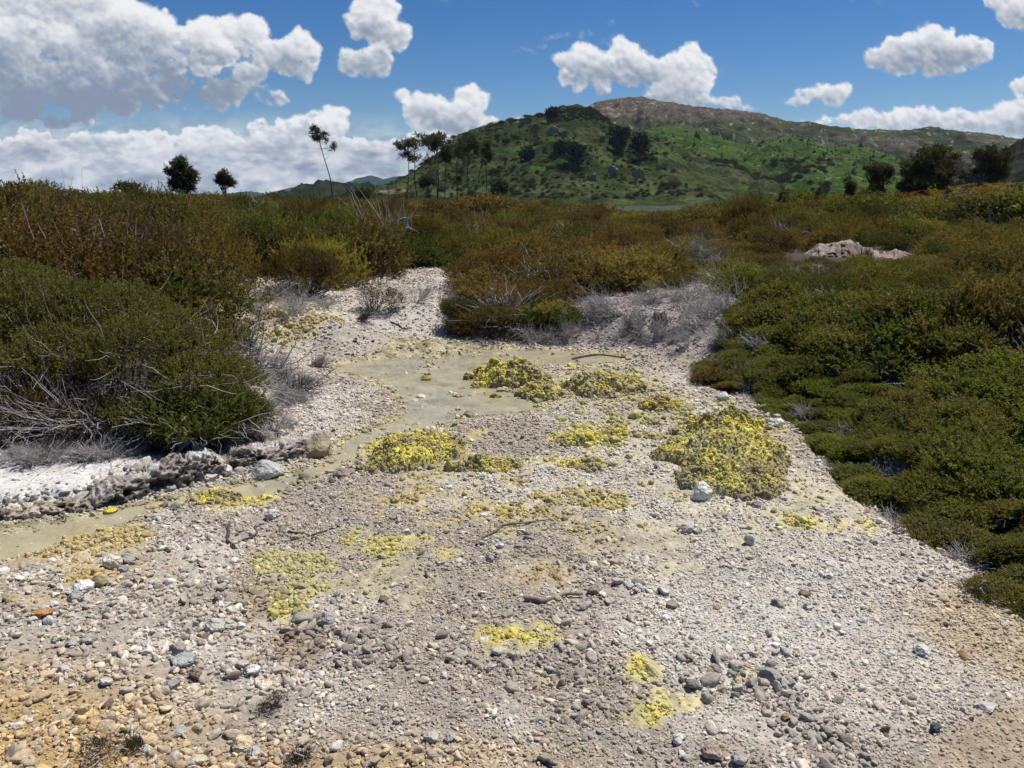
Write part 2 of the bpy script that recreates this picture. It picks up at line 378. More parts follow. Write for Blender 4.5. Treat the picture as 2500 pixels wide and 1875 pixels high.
# ------------------------------------------------------------------ ground sheet
NA,ND=860,1180
az=np.linspace(R(-62),R(62),NA); dd=np.concatenate([np.geomspace(2.1,60,900),np.geomspace(60,3000,ND-899)[1:]])
D_,A_=np.meshgrid(dd,az,indexing='ij'); gx=(D_*np.sin(A_)).ravel(); gy=(D_*np.cos(A_)).ravel()
gz=Z(gx,gy)
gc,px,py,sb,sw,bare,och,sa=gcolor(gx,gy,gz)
gz=gz+(sa>.3)*.012*(1-worley(gx,gy,.07,4)[0])*(sb>0)*(sw<0)
far=ss(70,90,gy); gc=mix(gc,mix((.020,.030,.009),(.040,.050,.017),ss(-.4,.5,fbm2(gx,gy,9,4,95))),far)
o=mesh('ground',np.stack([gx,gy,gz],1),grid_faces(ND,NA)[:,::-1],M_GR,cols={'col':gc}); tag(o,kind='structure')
# nearer apron under and behind the camera
for a0,a1,dn in ((R(62),R(298),np.concatenate([np.geomspace(.05,40,90),np.geomspace(40,3000,40)[1:]])),(R(-62),R(62),np.linspace(.05,2.1,24))):
    D2,A2=np.meshgrid(dn,np.linspace(a0,a1,150),indexing='ij'); x2=(D2*np.sin(A2)).ravel(); y2=(D2*np.cos(A2)).ravel(); f2=np.minimum(np.hypot(x2,y2),6)/6
    c2=mix((.31,.27,.22),(.10,.085,.045),ss(8,14,np.hypot(x2,y2)))
    o=mesh('ground',np.stack([x2,y2,Z(x2,np.maximum(y2,-6))-.003],1),grid_faces(len(dn),150)[:,::-1],M_GR,cols={'col':c2}); tag(o,kind='structure')
print('ground',time.time()-T0)
# water
xs=np.linspace(-8,3,320); ys=np.linspace(4,17,380); X,Y=np.meshgrid(xs,ys,indexing='ij')
s=sdf(WATER,X.ravel(),Y.ravel()).reshape(X.shape)
v=np.stack([X.ravel(),Y.ravel(),np.full(X.size,-.006)],1); f=grid_faces(*X.shape)
keep=(s.ravel()[f]>-.06).any(1); f=f[keep]; used=np.unique(f); rm=np.full(len(v),-1); rm[used]=np.arange(len(used))
o=mesh('water',v[used],rm[f],M_WATER); tag(o,kind='structure')

# ------------------------------------------------------------------ instancing of uncountable stuff
def proto_coll(name,objs):
    c=bpy.data.collections.new(name)
    for i,o in enumerate(objs): c.objects.link(o)
    return c
def scatter(name,pts,rot,scl,idx,tint,coll):
    me=bpy.data.meshes.new(name); me.vertices.add(len(pts)); me.vertices.foreach_set('co',np.asarray(pts,np.float32).ravel())
    for k,a in (('rot',rot),('scl',scl)):
        t=me.attributes.new(k,'FLOAT_VECTOR','POINT'); t.data.foreach_set('vector',np.asarray(a,np.float32).ravel())
    t=me.attributes.new('idx','INT','POINT'); t.data.foreach_set('value',np.asarray(idx,np.int32))
    t=me.attributes.new('tint','FLOAT_COLOR','POINT'); t.data.foreach_set('color',np.concatenate([tint,np.ones((len(pts),1))],1).astype(np.float32).ravel())
    me.update(); o=bpy.data.objects.new(name,me); link(o)
    ng=bpy.data.node_groups.new('scatter_'+name,'GeometryNodeTree')
    ng.interface.new_socket('Geometry',in_out='INPUT',socket_type='NodeSocketGeometry'); ng.interface.new_socket('Geometry',in_out='OUTPUT',socket_type='NodeSocketGeometry')
    N=ng.nodes; L=ng.links; gi=N.new('NodeGroupInput'); go=N.new('NodeGroupOutput')
    iop=N.new('GeometryNodeInstanceOnPoints'); ci=N.new('GeometryNodeCollectionInfo'); ci.inputs['Collection'].default_value=coll
    ci.inputs['Separate Children'].default_value=True; ci.inputs['Reset Children'].default_value=True
    def att(nm,ty):
        a=N.new('GeometryNodeInputNamedAttribute'); a.data_type=ty; a.inputs['Name'].default_value=nm; return a.outputs['Attribute']
    e=N.new('FunctionNodeEulerToRotation'); L.new(att('rot','FLOAT_VECTOR'),e.inputs[0])
    L.new(gi.outputs[0],iop.inputs['Points']); L.new(ci.outputs[0],iop.inputs['Instance']); iop.inputs['Pick Instance'].default_value=True
    L.new(att('idx','INT'),iop.inputs['Instance Index']); L.new(e.outputs[0],iop.inputs['Rotation']); L.new(att('scl','FLOAT_VECTOR'),iop.inputs['Scale'])
    L.new(iop.outputs[0],go.inputs[0])
    md=o.modifiers.new('scatter','NODES'); md.node_group=ng
    return o

# stone shapes
def ico(sub=2):
    t=(1+5**.5)/2
    v=np.array([(-1,t,0),(1,t,0),(-1,-t,0),(1,-t,0),(0,-1,t),(0,1,t),(0,-1,-t),(0,1,-t),(t,0,-1),(t,0,1),(-t,0,-1),(-t,0,1)],float)
    f=[(0,11,5),(0,5,1),(0,1,7),(0,7,10),(0,10,11),(1,5,9),(5,11,4),(11,10,2),(10,7,6),(7,1,8),(3,9,4),(3,4,2),(3,2,6),(3,6,8),(3,8,9),(4,9,5),(2,4,11),(6,2,10),(8,6,7),(9,8,1)]
    v/=np.linalg.norm(v,axis=1,keepdims=True); v=list(map(tuple,v))
    for _ in range(sub):
        c={}; nf=[]
        def mid(a,b):
            k=(min(a,b),max(a,b))
            if k not in c:
                m=np.array(v[a])+np.array(v[b]); m/=np.linalg.norm(m); v.append(tuple(m)); c[k]=len(v)-1
            return c[k]
        for a,b,d in f:
            x,y,z=mid(a,b),mid(b,d),mid(d,a); nf+=[(a,x,z),(b,y,x),(d,z,y),(x,y,z)]
        f=nf
    return np.array(v),np.array(f)
ICO2=ico(2); ICO3=ico(3); ICO4=ico(4)
def stone_v(ic,seed,flat=.7,ang=.5,rough=.06):
    v,f=ic; r=np.random.default_rng(seed); p=v.copy()
    # chop with planes for facets
    for k in range(int(9*ang)+2):
        n=r.normal(size=3); n/=np.linalg.norm(n); d=r.uniform(.55,.9)
        s=p@n; p=p-np.where(s>d,(s-d)*.9,0)[:,None]*n
    n=fbm3(v+seed*3.1,.9,3,seed); p=p*(1+.16*n[:,None]); n=fbm3(v+seed*1.7,.25,3,seed+4); p=p*(1+rough*n[:,None])
    p=p*np.array([1,r.uniform(.7,.95),flat]); return p,f
pebs=[]
for k in range(10):
    v,f=stone_v(ICO2,k+1,[.55,.65,.75,.85,.5][k%5],[.8,1.3,1.8][k%3],.10)
    pebs.append(mesh('pebble_shape_%d'%k,v,f,M_PEB,linkit=False,smooth=True))
PEB=proto_coll('pebble_shapes',pebs)
crs=[]
for k in range(6):     # knobbly crumbs of sulphur crust
    v,f=ICO2; p=v*(1+.35*fbm3(v+k*5,.6,3,k)[:,None]+.2*fbm3(v+k*7,.22,2,k)[:,None]); crs.append(mesh('crumb_shape_%d'%k,p,f,M_PEB,linkit=False))
CRU=proto_coll('crumb_shapes',crs)

def ringpts(d0,d1,k,az_=R(41)):
    """jittered points whose spacing is k(d)"""
    out=[]; d=d0
    while d<d1:
        s_=k(d); n=int(2*az_*d/s_); a=(np.arange(n)+rng.random(n))/n*2*az_-az_; r=d+s_*(rng.random(n)-.5)*1.2
        out.append(np.stack([r*np.sin(a),r*np.cos(a)],1)); d+=s_
    return np.concatenate(out)
def place_gravel():
    P_=[];
    for lay,(mul) in enumerate((1.0,1.0)):
        if lay==0: q=ringpts(2.6,30,lambda d:max(.0255,.0043*d))
        else: q=ringpts(2.6,12,lambda d:max(.019,.0042*d)*1.1)
        x,y=q.T; z=Z(x,y); c,px,py,sb,sw,bare,och,sa=gcolor(x,y,z)
        n=fbm2(x,y,.8,3,77); n3=fbm2(x,y,.25,2,78)
        coarse=np.clip(.35+.9*n+.9*ss(900,300,px)*ss(1150,1300,py)+.5*ss(1300,1500,py)*ss(1300,900,px)-.35*ss(1300,1600,px),0,1.3)
        fac=rng.lognormal(0,.50,len(x))
        base=(.0063+.0068*coarse) if lay==0 else .0066
        size=np.maximum(base*fac,.0013*np.hypot(x,y)*fac)
        size=np.minimum(size,.050)*np.where(sa>.3,.62,1)
        keep=((sb>-.5)|(bare>-.3))&(rng.random(len(x))<np.where(sw>.04,.5,1.0))&(rng.random(len(x))<np.where(sa>.45,.45,1))
        dirt=ss(0,90,(px-2000)*.5+(py-1560))*ss(1850,2100,px)*ss(1480,1540,py); keep&=rng.random(len(x))>dirt*.55
        wf=(px<440)&(py<1072)&(sb<0); keep&=~(wf&(rng.random(len(x))>.10))
        keep&=rng.random(len(x))<np.clip(1.1+.5*och+.9*n3+.3*lay-.5*(coarse>1),.22,1)
        x,y,z,c,size,px,py,sw,sa=[a[keep] for a in (x,y,z,c,size,px,py,sw,sa)]
        v=rng.normal(0,.21,len(x)); t=c*1.50*np.exp(v)[:,None]
        g=rng.random(len(x)); L=t.mean(1,keepdims=True); L0=L*1.15; och_k=np.clip(och[keep],0,1)
        t=mix(t,L0*np.array([1.04,1.0,.93]),rng.random(len(x))*.5*och_k)
        t=np.where((g<.18)[:,None],t*.5+L*np.array([1.0,.98,.95])*.52,t)
        t=np.where((g>.965)[:,None]&(L>.1),np.array([.62,.60,.57]),t)
        t=np.where(((g>.95)&(g<=.965))[:,None],np.array([.17,.13,.11]),t)
        t=np.where(((g>.93)&(g<=.95))[:,None],np.array([.42,.30,.15]),t)
        P_.append((np.stack([x,y,z+size*.18],1),size,t))
    # ribs of larger cobbles
    for path,wd,n,s0 in (([(190,1080),(250,1066),(320,1048),(380,1030),(440,1014),(500,1008)],.13,330,.042),([(-50,1106),(60,1098),(130,1092),(190,1084)],.10,200,.032),([(500,1010),(560,990),(620,970),(690,950)],.17,330,.042),([(620,1250),(640,1290),(560,1260)],.10,60,.028),([(670,1330),(720,1370),(800,1412),(830,1400)],.13,240,.032),([(1590,1480),(1680,1500),(1740,1560),(1780,1659)],.12,300,.024),([(1180,1425),(1300,1465),(1560,1450),(1720,1460)],.15,260,.026),([(1240,1550),(1330,1500)],.12,80,.026),([(420,1240),(470,1290),(440,1340)],.2,80,.03),([(1150,1190),(1230,1205),(1300,1250)],.10,140,.02),([(300,1140),(330,1110),(420,1095)],.1,90,.025),([(640,1060),(740,1020),(800,1000)],.14,130,.028),([(600,950),(700,950),(640,1000)],.18,90,.035)):
        g=np.array([G(*q)[:2] for q in path]); t=rng.random(n)*(len(g)-1); i=t.astype(int); ff=(t-i)[:,None]
        q=g[i]*(1-ff)+g[i+1]*ff+rng.normal(0,wd,(n,2)); x,y=q.T; z=Z(x,y); size=s0*.72*rng.lognormal(0,.42,n)
        c=gcolor(x,y,z)[0]*.6+np.array([.14,.125,.115]); c=c*np.exp(rng.normal(0,.2,n))[:,None]
        P_.append((np.stack([x,y,z+size*.25],1),size,c))
    pts=np.concatenate([a[0] for a in P_]); size=np.concatenate([a[1] for a in P_]); tint=np.concatenate([a[2] for a in P_]); n=len(pts)
    rot=np.stack([rng.normal(0,.5,n),rng.normal(0,.5,n),rng.random(n)*6.28],1)
    scl=size[:,None]*np.stack([rng.uniform(.9,1.35,n),rng.uniform(.8,1.1,n),rng.uniform(.75,1.1,n)],1)
    o=scatter('gravel',pts,rot,scl,rng.integers(0,10,n),np.clip(tint,0,.75),PEB); tag(o,kind='stuff',label='pale grey gravel and cobbles covering the whole basin floor',cat='gravel')
    print('gravel',n)
place_gravel()
def place_crumbs():
    q=ringpts(3,17,lambda d:max(.0125,.0021*d)); x,y=q.T; z=Z(x,y); px,py=topx(x,y,z)
    c,a=sulph(px,py,x,y); sw=sdf(WATER,x,y)
    k=(rng.random(len(x))<np.clip((a-.40)*1.5,0,.85))&(sw<.05); x,y,z,c,a=x[k],y[k],z[k],c[k],a[k]; n=len(x)
    nn=fbm2(x,y,.12,3,90)
    c=mix(c,(.42,.37,.21),ss(-.1,.6,nn+rng.normal(0,.4,n))*.85); c=c*np.exp(rng.normal(0,.15,n))[:,None]*1.05
    s=np.maximum(.0048,.0009*np.hypot(x,y))*rng.lognormal(0,.5,n)*(.8+.6*a)
    o=scatter('sulphur_crumbs',np.stack([x,y,z+s*.35+.006*(a>.5)],1),rng.random((n,3))*6.28,s[:,None]*rng.uniform(.8,1.3,(n,3)),rng.integers(0,6,n),c,CRU)
    tag(o,kind='stuff',label='yellow sulphur crumbs crusting patches of the gravel',cat='sulphur'); print('crumbs',n)
place_crumbs()

# ------------------------------------------------------------------ sulphur mounds
MP=[]
def mound(px,py,hw,dh,ht,label,seed,cols,bump_=1.0,lean=0,n=210,rot=0,white=0):
    b=G(px,py); m=1/scale_at(b); a=hw*m; u=np.linspace(-1.25,1.25,n); U,V=np.meshgrid(u,u,indexing='ij')
    x=b[0]+U*a*math.cos(rot)-V*dh*math.sin(rot); y=b[1]+U*a*math.sin(rot)+V*dh*math.cos(rot); xf,yf=x.ravel(),y.ravel()
    r=np.sqrt(U**2+V**2).ravel(); r=r*(1+.28*fbm2(xf,yf,a*.55,3,seed)); 
    body=np.clip(1-r**2,0,1)**.8*(1+.35*fbm2(xf,yf,a*.5,3,seed+3))
    w1,i1=worley(xf+.03*fbm2(xf,yf,.05,2,1),yf,.15,seed); w2,i2=worley(xf,yf,.055,seed+1); w3,i3=worley(xf,yf,.022,seed+2)
    rb=lambda w:np.sqrt(np.clip(1-w*w*1.3,0,1))
    lum=rb(w1)*.045*(.3+i1)+rb(w2)*.022*(.3+i2)+rb(w3)*.010+.012*fbm2(xf,yf,.05,3,seed+6)
    edge=ss(1.02,.8,r)
    zz=Z(xf,yf)+ht*body+lum*bump_*edge*(.5+.8*body)-.10*ss(.95,1.15,r)-.035
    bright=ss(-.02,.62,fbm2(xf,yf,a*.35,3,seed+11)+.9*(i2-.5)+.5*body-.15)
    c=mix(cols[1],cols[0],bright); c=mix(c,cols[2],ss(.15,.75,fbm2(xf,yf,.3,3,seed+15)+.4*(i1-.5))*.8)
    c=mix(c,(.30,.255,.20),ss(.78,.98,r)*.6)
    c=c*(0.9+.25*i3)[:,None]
    v=np.stack([xf-b[0],yf-b[1],zz-b[2]],1)
    f=grid_faces(n,n); keep=(r[f]<1.12).any(1); f=f[keep][:,::-1]
    us=np.unique(f); rm=np.full(len(v),-1); rm[us]=np.arange(len(us))
    kk=rng.choice(np.where(r<1.0)[0],int(min(3200,(r<1).sum()*.07))); MP.append((np.stack([xf,yf,zz],1)[kk]+np.array([0,0,.004]),c[kk]))
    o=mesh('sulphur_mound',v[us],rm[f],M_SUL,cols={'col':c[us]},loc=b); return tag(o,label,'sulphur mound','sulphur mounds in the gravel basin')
BY=((.66,.58,.12),(.31,.265,.11),(.38,.33,.17)); OY=((.64,.53,.10),(.38,.31,.12),(.42,.32,.12)); DY=((.56,.49,.15),(.33,.28,.13),(.42,.38,.22))
mound(1100,822,86,.42,.27,'bright yellow lumpy sulphur mound standing at the edge of the milky pool',1,BY)
mound(1165,852,52,.34,.15,'low tan yellow sulphur mound at the foot of the brightest mound beside the pool',2,DY)
mound(1035,815,30,.14,.10,'small knobbly yellow sulphur heap in the pool left of the brightest mound',14,BY,n=90)
mound(1300,842,100,.50,.20,'tan and yellow sulphur mound with a dark stick lying across its top',3,DY)
mound(1425,880,52,.26,.10,'small orange yellow sulphur mound between the stick topped mound and the largest one',4,OY)
mound(1570,990,142,.95,.22,'largest sulphur mound, broad yellow heap with stones below the right hand scrub',5,((.62,.55,.13),(.34,.29,.12),(.46,.42,.23)),1.3,n=330)
mound(1590,1045,120,.35,.12,'low stony tan lower apron in front of the largest sulphur mound',15,DY,1.2)
mound(1565,930,100,.40,.15,'spiky bright yellow crest at the back of the largest sulphur mound',16,BY,1.6)
mound(1280,950,100,.24,.06,'long low yellow sulphur band crossing the middle of the gravel',6,BY,.8,rot=.28)
mound(888,985,112,.55,.20,'smooth domed golden sulphur mound beside the narrow stream',7,((.62,.545,.13),(.38,.33,.13),(.34,.28,.12)),.8,n=260)
mound(1058,1010,78,.22,.08,'low dark yellow sulphur mound right of the smooth domed mound',8,DY)
mound(1270,1005,50,.18,.05,'flat yellow sulphur crust patch below the long low band',9,DY,.7)
mound(465,1078,85,.22,.04,'thin yellow sulphur crust on the bank of the lower stream',10,BY,.7)
q=np.concatenate([a for a,b in MP]); c=np.concatenate([b for a,b in MP]); n=len(q); s_=np.maximum(.007,.0010*q[:,1])*rng.lognormal(0,.45,n)
o=scatter('mound_crumbs',q,rng.random((n,3))*6.28,s_[:,None]*rng.uniform(.8,1.3,(n,3)),rng.integers(0,6,n),np.clip(c*np.exp(rng.normal(-.04,.22,(n,1))),0,.8),CRU); tag(o,'loose sulphur crumbs clinging to the yellow mounds','sulphur',kind='stuff')
print('mounds',n,time.time()-T0)

# ------------------------------------------------------------------ loose stones, one object each
WH=(.68,.66,.62); GY=(.34,.33,.32); LG=(.45,.44,.42); BRN=(.27,.21,.155); CR=(.50,.43,.29); OL=(.25,.225,.13); DK=(.10,.095,.09); RB=(.13,.075,.05); OR=(.40,.22,.09); BL=(.36,.38,.38)
ST=[(1512,1080,22,.95,WH,'big round white boulder on pale gravel in front of the largest sulphur mound',.1),
(1671,922,18,.62,WH,'white flat-topped boulder at the upper right edge of the largest sulphur mound',.5),
(1563,866,15,.7,(.55,.54,.53),'pale grey crumbly rock between the scrub edge and the largest sulphur mound',.8),
(1470,945,11,.85,(.42,.38,.24),'tan stone sitting on the upper left of the largest sulphur mound',.4),
(245,1228,20,.9,(.66,.58,.47),'cream stone stained orange on its left side beside the lower stream',.3),
(178,1280,27,.55,WH,'blocky white rock with a flat top below the orange sulphur crust',.9),
(277,1216,14,.8,GY,'grey stone touching the right side of the orange-stained cream stone',.5),
(265,1238,10,.9,(.3,.29,.29),'small dark grey stone just below the orange-stained cream stone',.5),
(216,1266,16,.8,OL,'olive brown stone touching the right end of the blocky white rock',.3),
(130,1279,11,.8,WH,'small white stone left of the blocky white rock',.5),
(119,1291,9,.6,WH,'small flat white stone below and left of the blocky white rock',.5),
(164,1300,17,.7,GY,'rounded grey stone below the blocky white rock',.3),
(466,1365,21,.75,(.47,.48,.42),'greenish white faceted rock in the left middle of the gravel',.9),
(400,1432,24,.45,BL,'large flat bluish grey slab leaning among cobbles at lower left',.8),
(421,1468,17,.85,BRN,'square brown stone under the flat bluish grey slab',.6),
(383,1412,16,.7,(.30,.27,.26),'brown grey stone touching the upper edge of the flat bluish grey slab',.5),
(369,1492,19,.7,(.33,.29,.28),'purplish grey stone below and left of the square brown stone',.6),
(545,1458,16,.7,WH,'glossy white stone right of the flat bluish grey slab',.6),
(525,1440,14,.6,(.46,.40,.36),'pinkish flat stone just above the glossy white stone',.7),
(522,1358,9,.85,WH,'small pure white pebble right of the greenish white faceted rock',.5),
(176,1552,14,.7,RB,'dark reddish brown stone in the ochre gravel at lower left',.6),
(387,1585,17,.4,(.36,.38,.34),'flat grey-green disc of stone in the ochre gravel near the bottom',.1),
(520,1622,24,.7,(.58,.50,.33),'large cream wedge-shaped stone near the bottom left edge',.8),
(547,1637,15,.75,LG,'round grey stone touching the cream wedge-shaped stone',.2),
(706,1350,17,.85,(.36,.34,.32),'biggest round grey cobble of the heap right of the yellow-green crust',.3),
(137,1455,11,.85,(.53,.50,.45),'round off-white cobble in the upper ochre gravel',.3),
(230,1478,14,.5,(.52,.50,.45),'flat pale oval stone in the ochre gravel at lower left',.1),
(124,1387,10,.8,(.60,.53,.38),'small pointed cream stone at the upper edge of the ochre gravel',.8),
(92,1332,19,.5,OR,'flat rusty orange stone near the left edge',.3),
(590,1122,16,.75,(.56,.54,.52),'white faceted rock on the gravel above the two thin dark sticks',.7),
(477,1260,12,.6,(.22,.21,.20),'dark flat stone left of the yellow-green crust',.5),
(191,1386,14,.45,(.37,.37,.36),'flat bluish oval pebble, right of two at the ochre gravel edge',.1),
(157,1394,11,.5,(.36,.37,.37),'flat bluish oval pebble, left of two at the ochre gravel edge',.1),
(10,1238,13,.5,WH,'white stone at the left edge beside the stream',.4),
(428,1650,18,.5,(.52,.48,.34),'flat yellowish stone at the bottom edge left of the cream wedge',.3),
(335,1105,21,.5,(.42,.37,.22),'smooth flat olive stone half under water in the lower stream',.1),
(241,1108,13,.5,(.55,.46,.07),'small bright yellow coated stone standing in the lower stream',.3),
(931,1600,15,.6,(.46,.45,.41),'pale oval stone, left one of the pair at bottom centre',.3),
(971,1600,13,.55,(.38,.36,.33),'grey oval stone, right one of the pair at bottom centre',.4),
(1079,1184,9,.7,WH,'small bright white pebble below the long curved stick',.2),
(1045,1117,8,.6,WH,'small bright white pebble on yellow crust above the long curved stick',.3),
(1057,1213,10,.8,(.36,.34,.35),'round grey stone below the long curved stick',.3),
(1283,1284,13,.8,(.24,.20,.17),'dark blocky stone at the right end of the short thick stick',.8),
(1270,1302,7,.6,DK,'small black stone below the right end of the short thick stick',.4),
(1433,1284,13,.7,(.50,.48,.44),'pale cream stone right of the short thick stick',.6),
(1450,1312,12,.5,(.30,.26,.23),'brown flat stone just below the pale cream stone',.5),
(830,1300,11,.6,(.19,.13,.085),'small rusty brown stone right of the yellow-green crust',.6),
(1464,1606,12,.9,WH,'pure white upright pebble near the bottom right of centre',.4),
(1540,1640,25,.7,(.38,.30,.235),'largest brown angular rock at the bottom edge',.8),
(1596,1648,17,.7,(.35,.34,.33),'grey rock right of the largest brown angular rock',.6),
(1664,1468,21,.6,(.35,.33,.30),'flat grey slab leaning in the cobble ridge at lower right',.8),
(1587,1456,13,.8,(.18,.17,.17),'dark grey angular stone in the cobble ridge at lower right',.9),
(1495,1488,14,.85,(.22,.19,.17),'dark brown upright stone beside the lower right yellow crust',.9),
(1709,1483,10,.8,(.38,.37,.37),'round grey stone right of the flat grey slab',.2),
(1992,1413,16,.6,(.60,.58,.55),'white rock in the pale gravel near the right side',.5),
(2127,1536,21,.4,(.50,.47,.45),'flattened pale crumbly rock near the lower right corner',.4),
(2019,1580,12,.8,(.085,.09,.09),'black angular stone near the lower right corner',.8),
(1695,1558,10,.7,(.27,.19,.08),'small orange-brown stone at lower right',.4),
(1617,1180,11,1.3,(.56,.55,.52),'upright white stone standing in gravel below the largest sulphur mound',.7),
(1482,1152,17,.6,(.44,.42,.39),'pale grey flat rock left of the upright white stone',.5),
(1738,1287,11,.65,(.22,.19,.12),'dark olive stone on the pale gravel slope at right',.6),
(1680,1309,14,.5,(.29,.26,.22),'long brown oval stone on the pale gravel slope at right',.1),
(1745,1316,11,.6,(.52,.50,.49),'pale stone below the dark olive stone',.4),
(1790,1249,8,.7,WH,'small white pebble alone on the pale gravel slope at right',.7),
(1603,1083,11,.7,(.25,.20,.17),'brown stone under the lower edge of the largest sulphur mound',.3),
(1633,1097,10,.8,(.30,.27,.26),'grey brown stone right of the brown one under the largest sulphur mound',.5),
(920,826,12,.7,(.42,.34,.08),'yellow knobbly lump standing in the middle of the pool',.5),
(910,861,11,.45,(.60,.57,.50),'white flat stone standing in the shallow pool',.5),
(1014,901,12,.6,(.25,.215,.16),'dark rough stone at the near shore of the pool',.8),
(1072,864,13,.6,(.33,.28,.08),'olive yellow lump in the shallow pool left of the tan mound',.6),
(1081,846,9,.5,(.40,.34,.25),'small tan rock in the pool below the brightest mound',.7),
(827,936,10,.5,(.22,.19,.13),'dark stone in the narrows where the pool becomes a stream',.6),
(680,990,42,.62,(.30,.26,.165),'big olive brown wedge boulder in the stream bend',.9),
(576,1030,34,.55,(.43,.43,.42),'large pale grey slab on the far bank of the stream',.7),
(484,1026,16,.8,(.66,.65,.62),'white cube-like rock at the end of the pitted ledge',.7),
(455,1040,18,.6,(.50,.46,.42),'tan pitted rock left of the white cube-like rock',.5),
(560,1062,14,.6,BL,'small bluish slab in the stream below the pale grey slab',.4),
(740,1030,20,.5,(.26,.22,.19),'low dark brown rock on the near bank of the stream',.6),
(630,968,24,.85,(.36,.31,.27),'rough brown rock at the top of the bank left of the wedge boulder',.7),
(600,985,20,.9,(.33,.29,.26),'jagged brown block in the bank above the pale grey slab',.9),
(660,950,16,.8,(.50,.47,.44),'pale knobbly rock behind the wedge boulder',.6),
(400,965,16,.8,(.55,.53,.50),'pale rock on top of the pitted ledge under the shrub',.5),
(430,975,14,.8,(.60,.58,.56),'white rock at the right on top of the pitted ledge',.5),
(75,1118,24,.5,(.47,.41,.33),'low tan boulder in the far bank at the left edge',.4)]
used_=set()
for k,(a,b,r,fl,c,lab,ang) in enumerate(ST):
    g=G(a,b-r*fl*.25); m=1/scale_at(g); rr=r*m*1.1
    v,f=stone_v(ICO4 if r>14 else ICO3,100+k,fl,ang,.07)
    v=v*rr; zr=Z(np.array([g[0]]),np.array([g[1]]))[0]
    o=mesh('boulder' if r>19 else 'stone',v,f,M_ST,loc=(g[0],g[1],zr+rr*fl*.42+.008)); 
    o.rotation_euler=(random.uniform(-.25,.25),random.uniform(-.2,.2),random.uniform(-.5,.5)); o.color=(*c,1)
    tag(o,lab,'boulder' if r>19 else 'stone','loose stones lying on the gravel')

# ------------------------------------------------------------------ pitted ledge on the far bank
def ledge(path,wd,ht,label,seed,cc):
    g=np.array([G(*q) for q in path]); b=g[len(g)//2].copy()
    L=np.concatenate([[0],np.cumsum(np.linalg.norm(np.diff(g[:,:2],axis=0),axis=1))]); n=int(L[-1]/.011); m=90
    t=np.linspace(0,L[-1],n); cx=np.interp(t,L,g[:,0]); cy=np.interp(t,L,g[:,1]); 
    tx=np.gradient(cx); ty=np.gradient(cy); q=np.hypot(tx,ty); nx,ny=ty/q,-tx/q
    ph=np.linspace(-.15,1.12,m)*math.pi
    T,PH=np.meshgrid(t,ph,indexing='ij'); env=np.clip(np.minimum(t,L[-1]-t)/.25,0,1)**.6*(1+.4*fbm2(t,t*0,.4,3,seed)); env=env[:,None]
    rx=wd*np.sign(np.cos(PH))*np.abs(np.cos(PH))**.7*(.6+.4*env); rz=ht*np.sign(np.sin(PH))*np.abs(np.sin(PH))**.6*env
    p3=np.stack([T.ravel(),rz.ravel()*1.5,rx.ravel()],1)
    d=.10*(.45-np.abs(fbm3(p3,.13,3,seed)))+.055*(.4-np.abs(fbm3(p3*np.array([1,1.8,1]),.05,3,seed+1)))+.03*fbm3(p3,.022,2,seed+7)-.09*ss(.1,.35,fbm3(p3,.085,2,seed+2))
    d=d.reshape(T.shape)
    rad=np.stack([np.cos(PH),np.sin(PH)],-1)
    ox=rx+rad[...,0]*d; oz=rz+rad[...,1]*d*.7
    x=cx[:,None]-nx[:,None]*(-ox); y=cy[:,None]-ny[:,None]*(-ox)
    zb=np.interp(t,L,Z(g[:,0],g[:,1]))[:,None]
    z=zb+oz-.02
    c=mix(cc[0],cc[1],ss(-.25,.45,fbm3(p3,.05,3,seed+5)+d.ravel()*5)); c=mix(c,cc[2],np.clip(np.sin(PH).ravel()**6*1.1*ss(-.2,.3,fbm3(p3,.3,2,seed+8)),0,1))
    v=np.stack([x.ravel()-b[0],y.ravel()-b[1],z.ravel()-b[2]],1)
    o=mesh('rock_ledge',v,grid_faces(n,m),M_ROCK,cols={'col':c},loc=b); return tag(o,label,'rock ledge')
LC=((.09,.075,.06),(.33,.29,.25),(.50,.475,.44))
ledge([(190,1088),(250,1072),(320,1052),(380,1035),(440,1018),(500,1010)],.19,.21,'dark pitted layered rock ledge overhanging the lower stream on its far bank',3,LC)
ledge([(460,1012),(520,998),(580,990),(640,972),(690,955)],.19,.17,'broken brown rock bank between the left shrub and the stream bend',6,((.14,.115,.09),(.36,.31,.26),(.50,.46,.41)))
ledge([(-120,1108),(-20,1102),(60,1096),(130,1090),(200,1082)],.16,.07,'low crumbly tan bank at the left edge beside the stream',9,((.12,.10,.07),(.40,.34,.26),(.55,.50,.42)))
print('rocks',time.time()-T0)

# ------------------------------------------------------------------ sticks
def stick(pts,r,mat,label,lift=.012,forks=()):
    g=[G(*q) for q in pts]; b=g[0].copy(); K=24
    P3=np.array(g); P3[:,2]+=lift; t=np.linspace(0,len(g)-1,K); path=np.stack([np.interp(t,range(len(g)),P3[:,k]) for k in range(3)],1)
    for _ in range(2): path[1:-1]=(path[:-2]+path[1:-1]*2+path[2:])/4
    path[:,:2]+=np.stack([fbm2(t,t*0+k*9.1,.7,2,len(label)) for k in range(2)],1)*r*.9
    path-=b; rad=r*(1-.55*np.linspace(0,1,K))*(1+.2*fbm2(t,t*0,.4,2,3))
    rad[0]*=.5; rad[-1]=.001; a=Acc(); v,f=tubes(path[None],rad[None],7); a.add(v,f)
    for (k,dx,dy,dz) in forks:
        e=path[k]+np.array([dx,dy,dz]); q=path[k]+(e-path[k])*np.linspace(0,1,6)[:,None]; v,f=tubes(q[None],(rad[k]*.5*np.linspace(1,.3,6))[None],5); a.add(v,f)
    o=a.build('stick',mat,loc=b); return tag(o,label,'stick','sticks lying on the gravel')
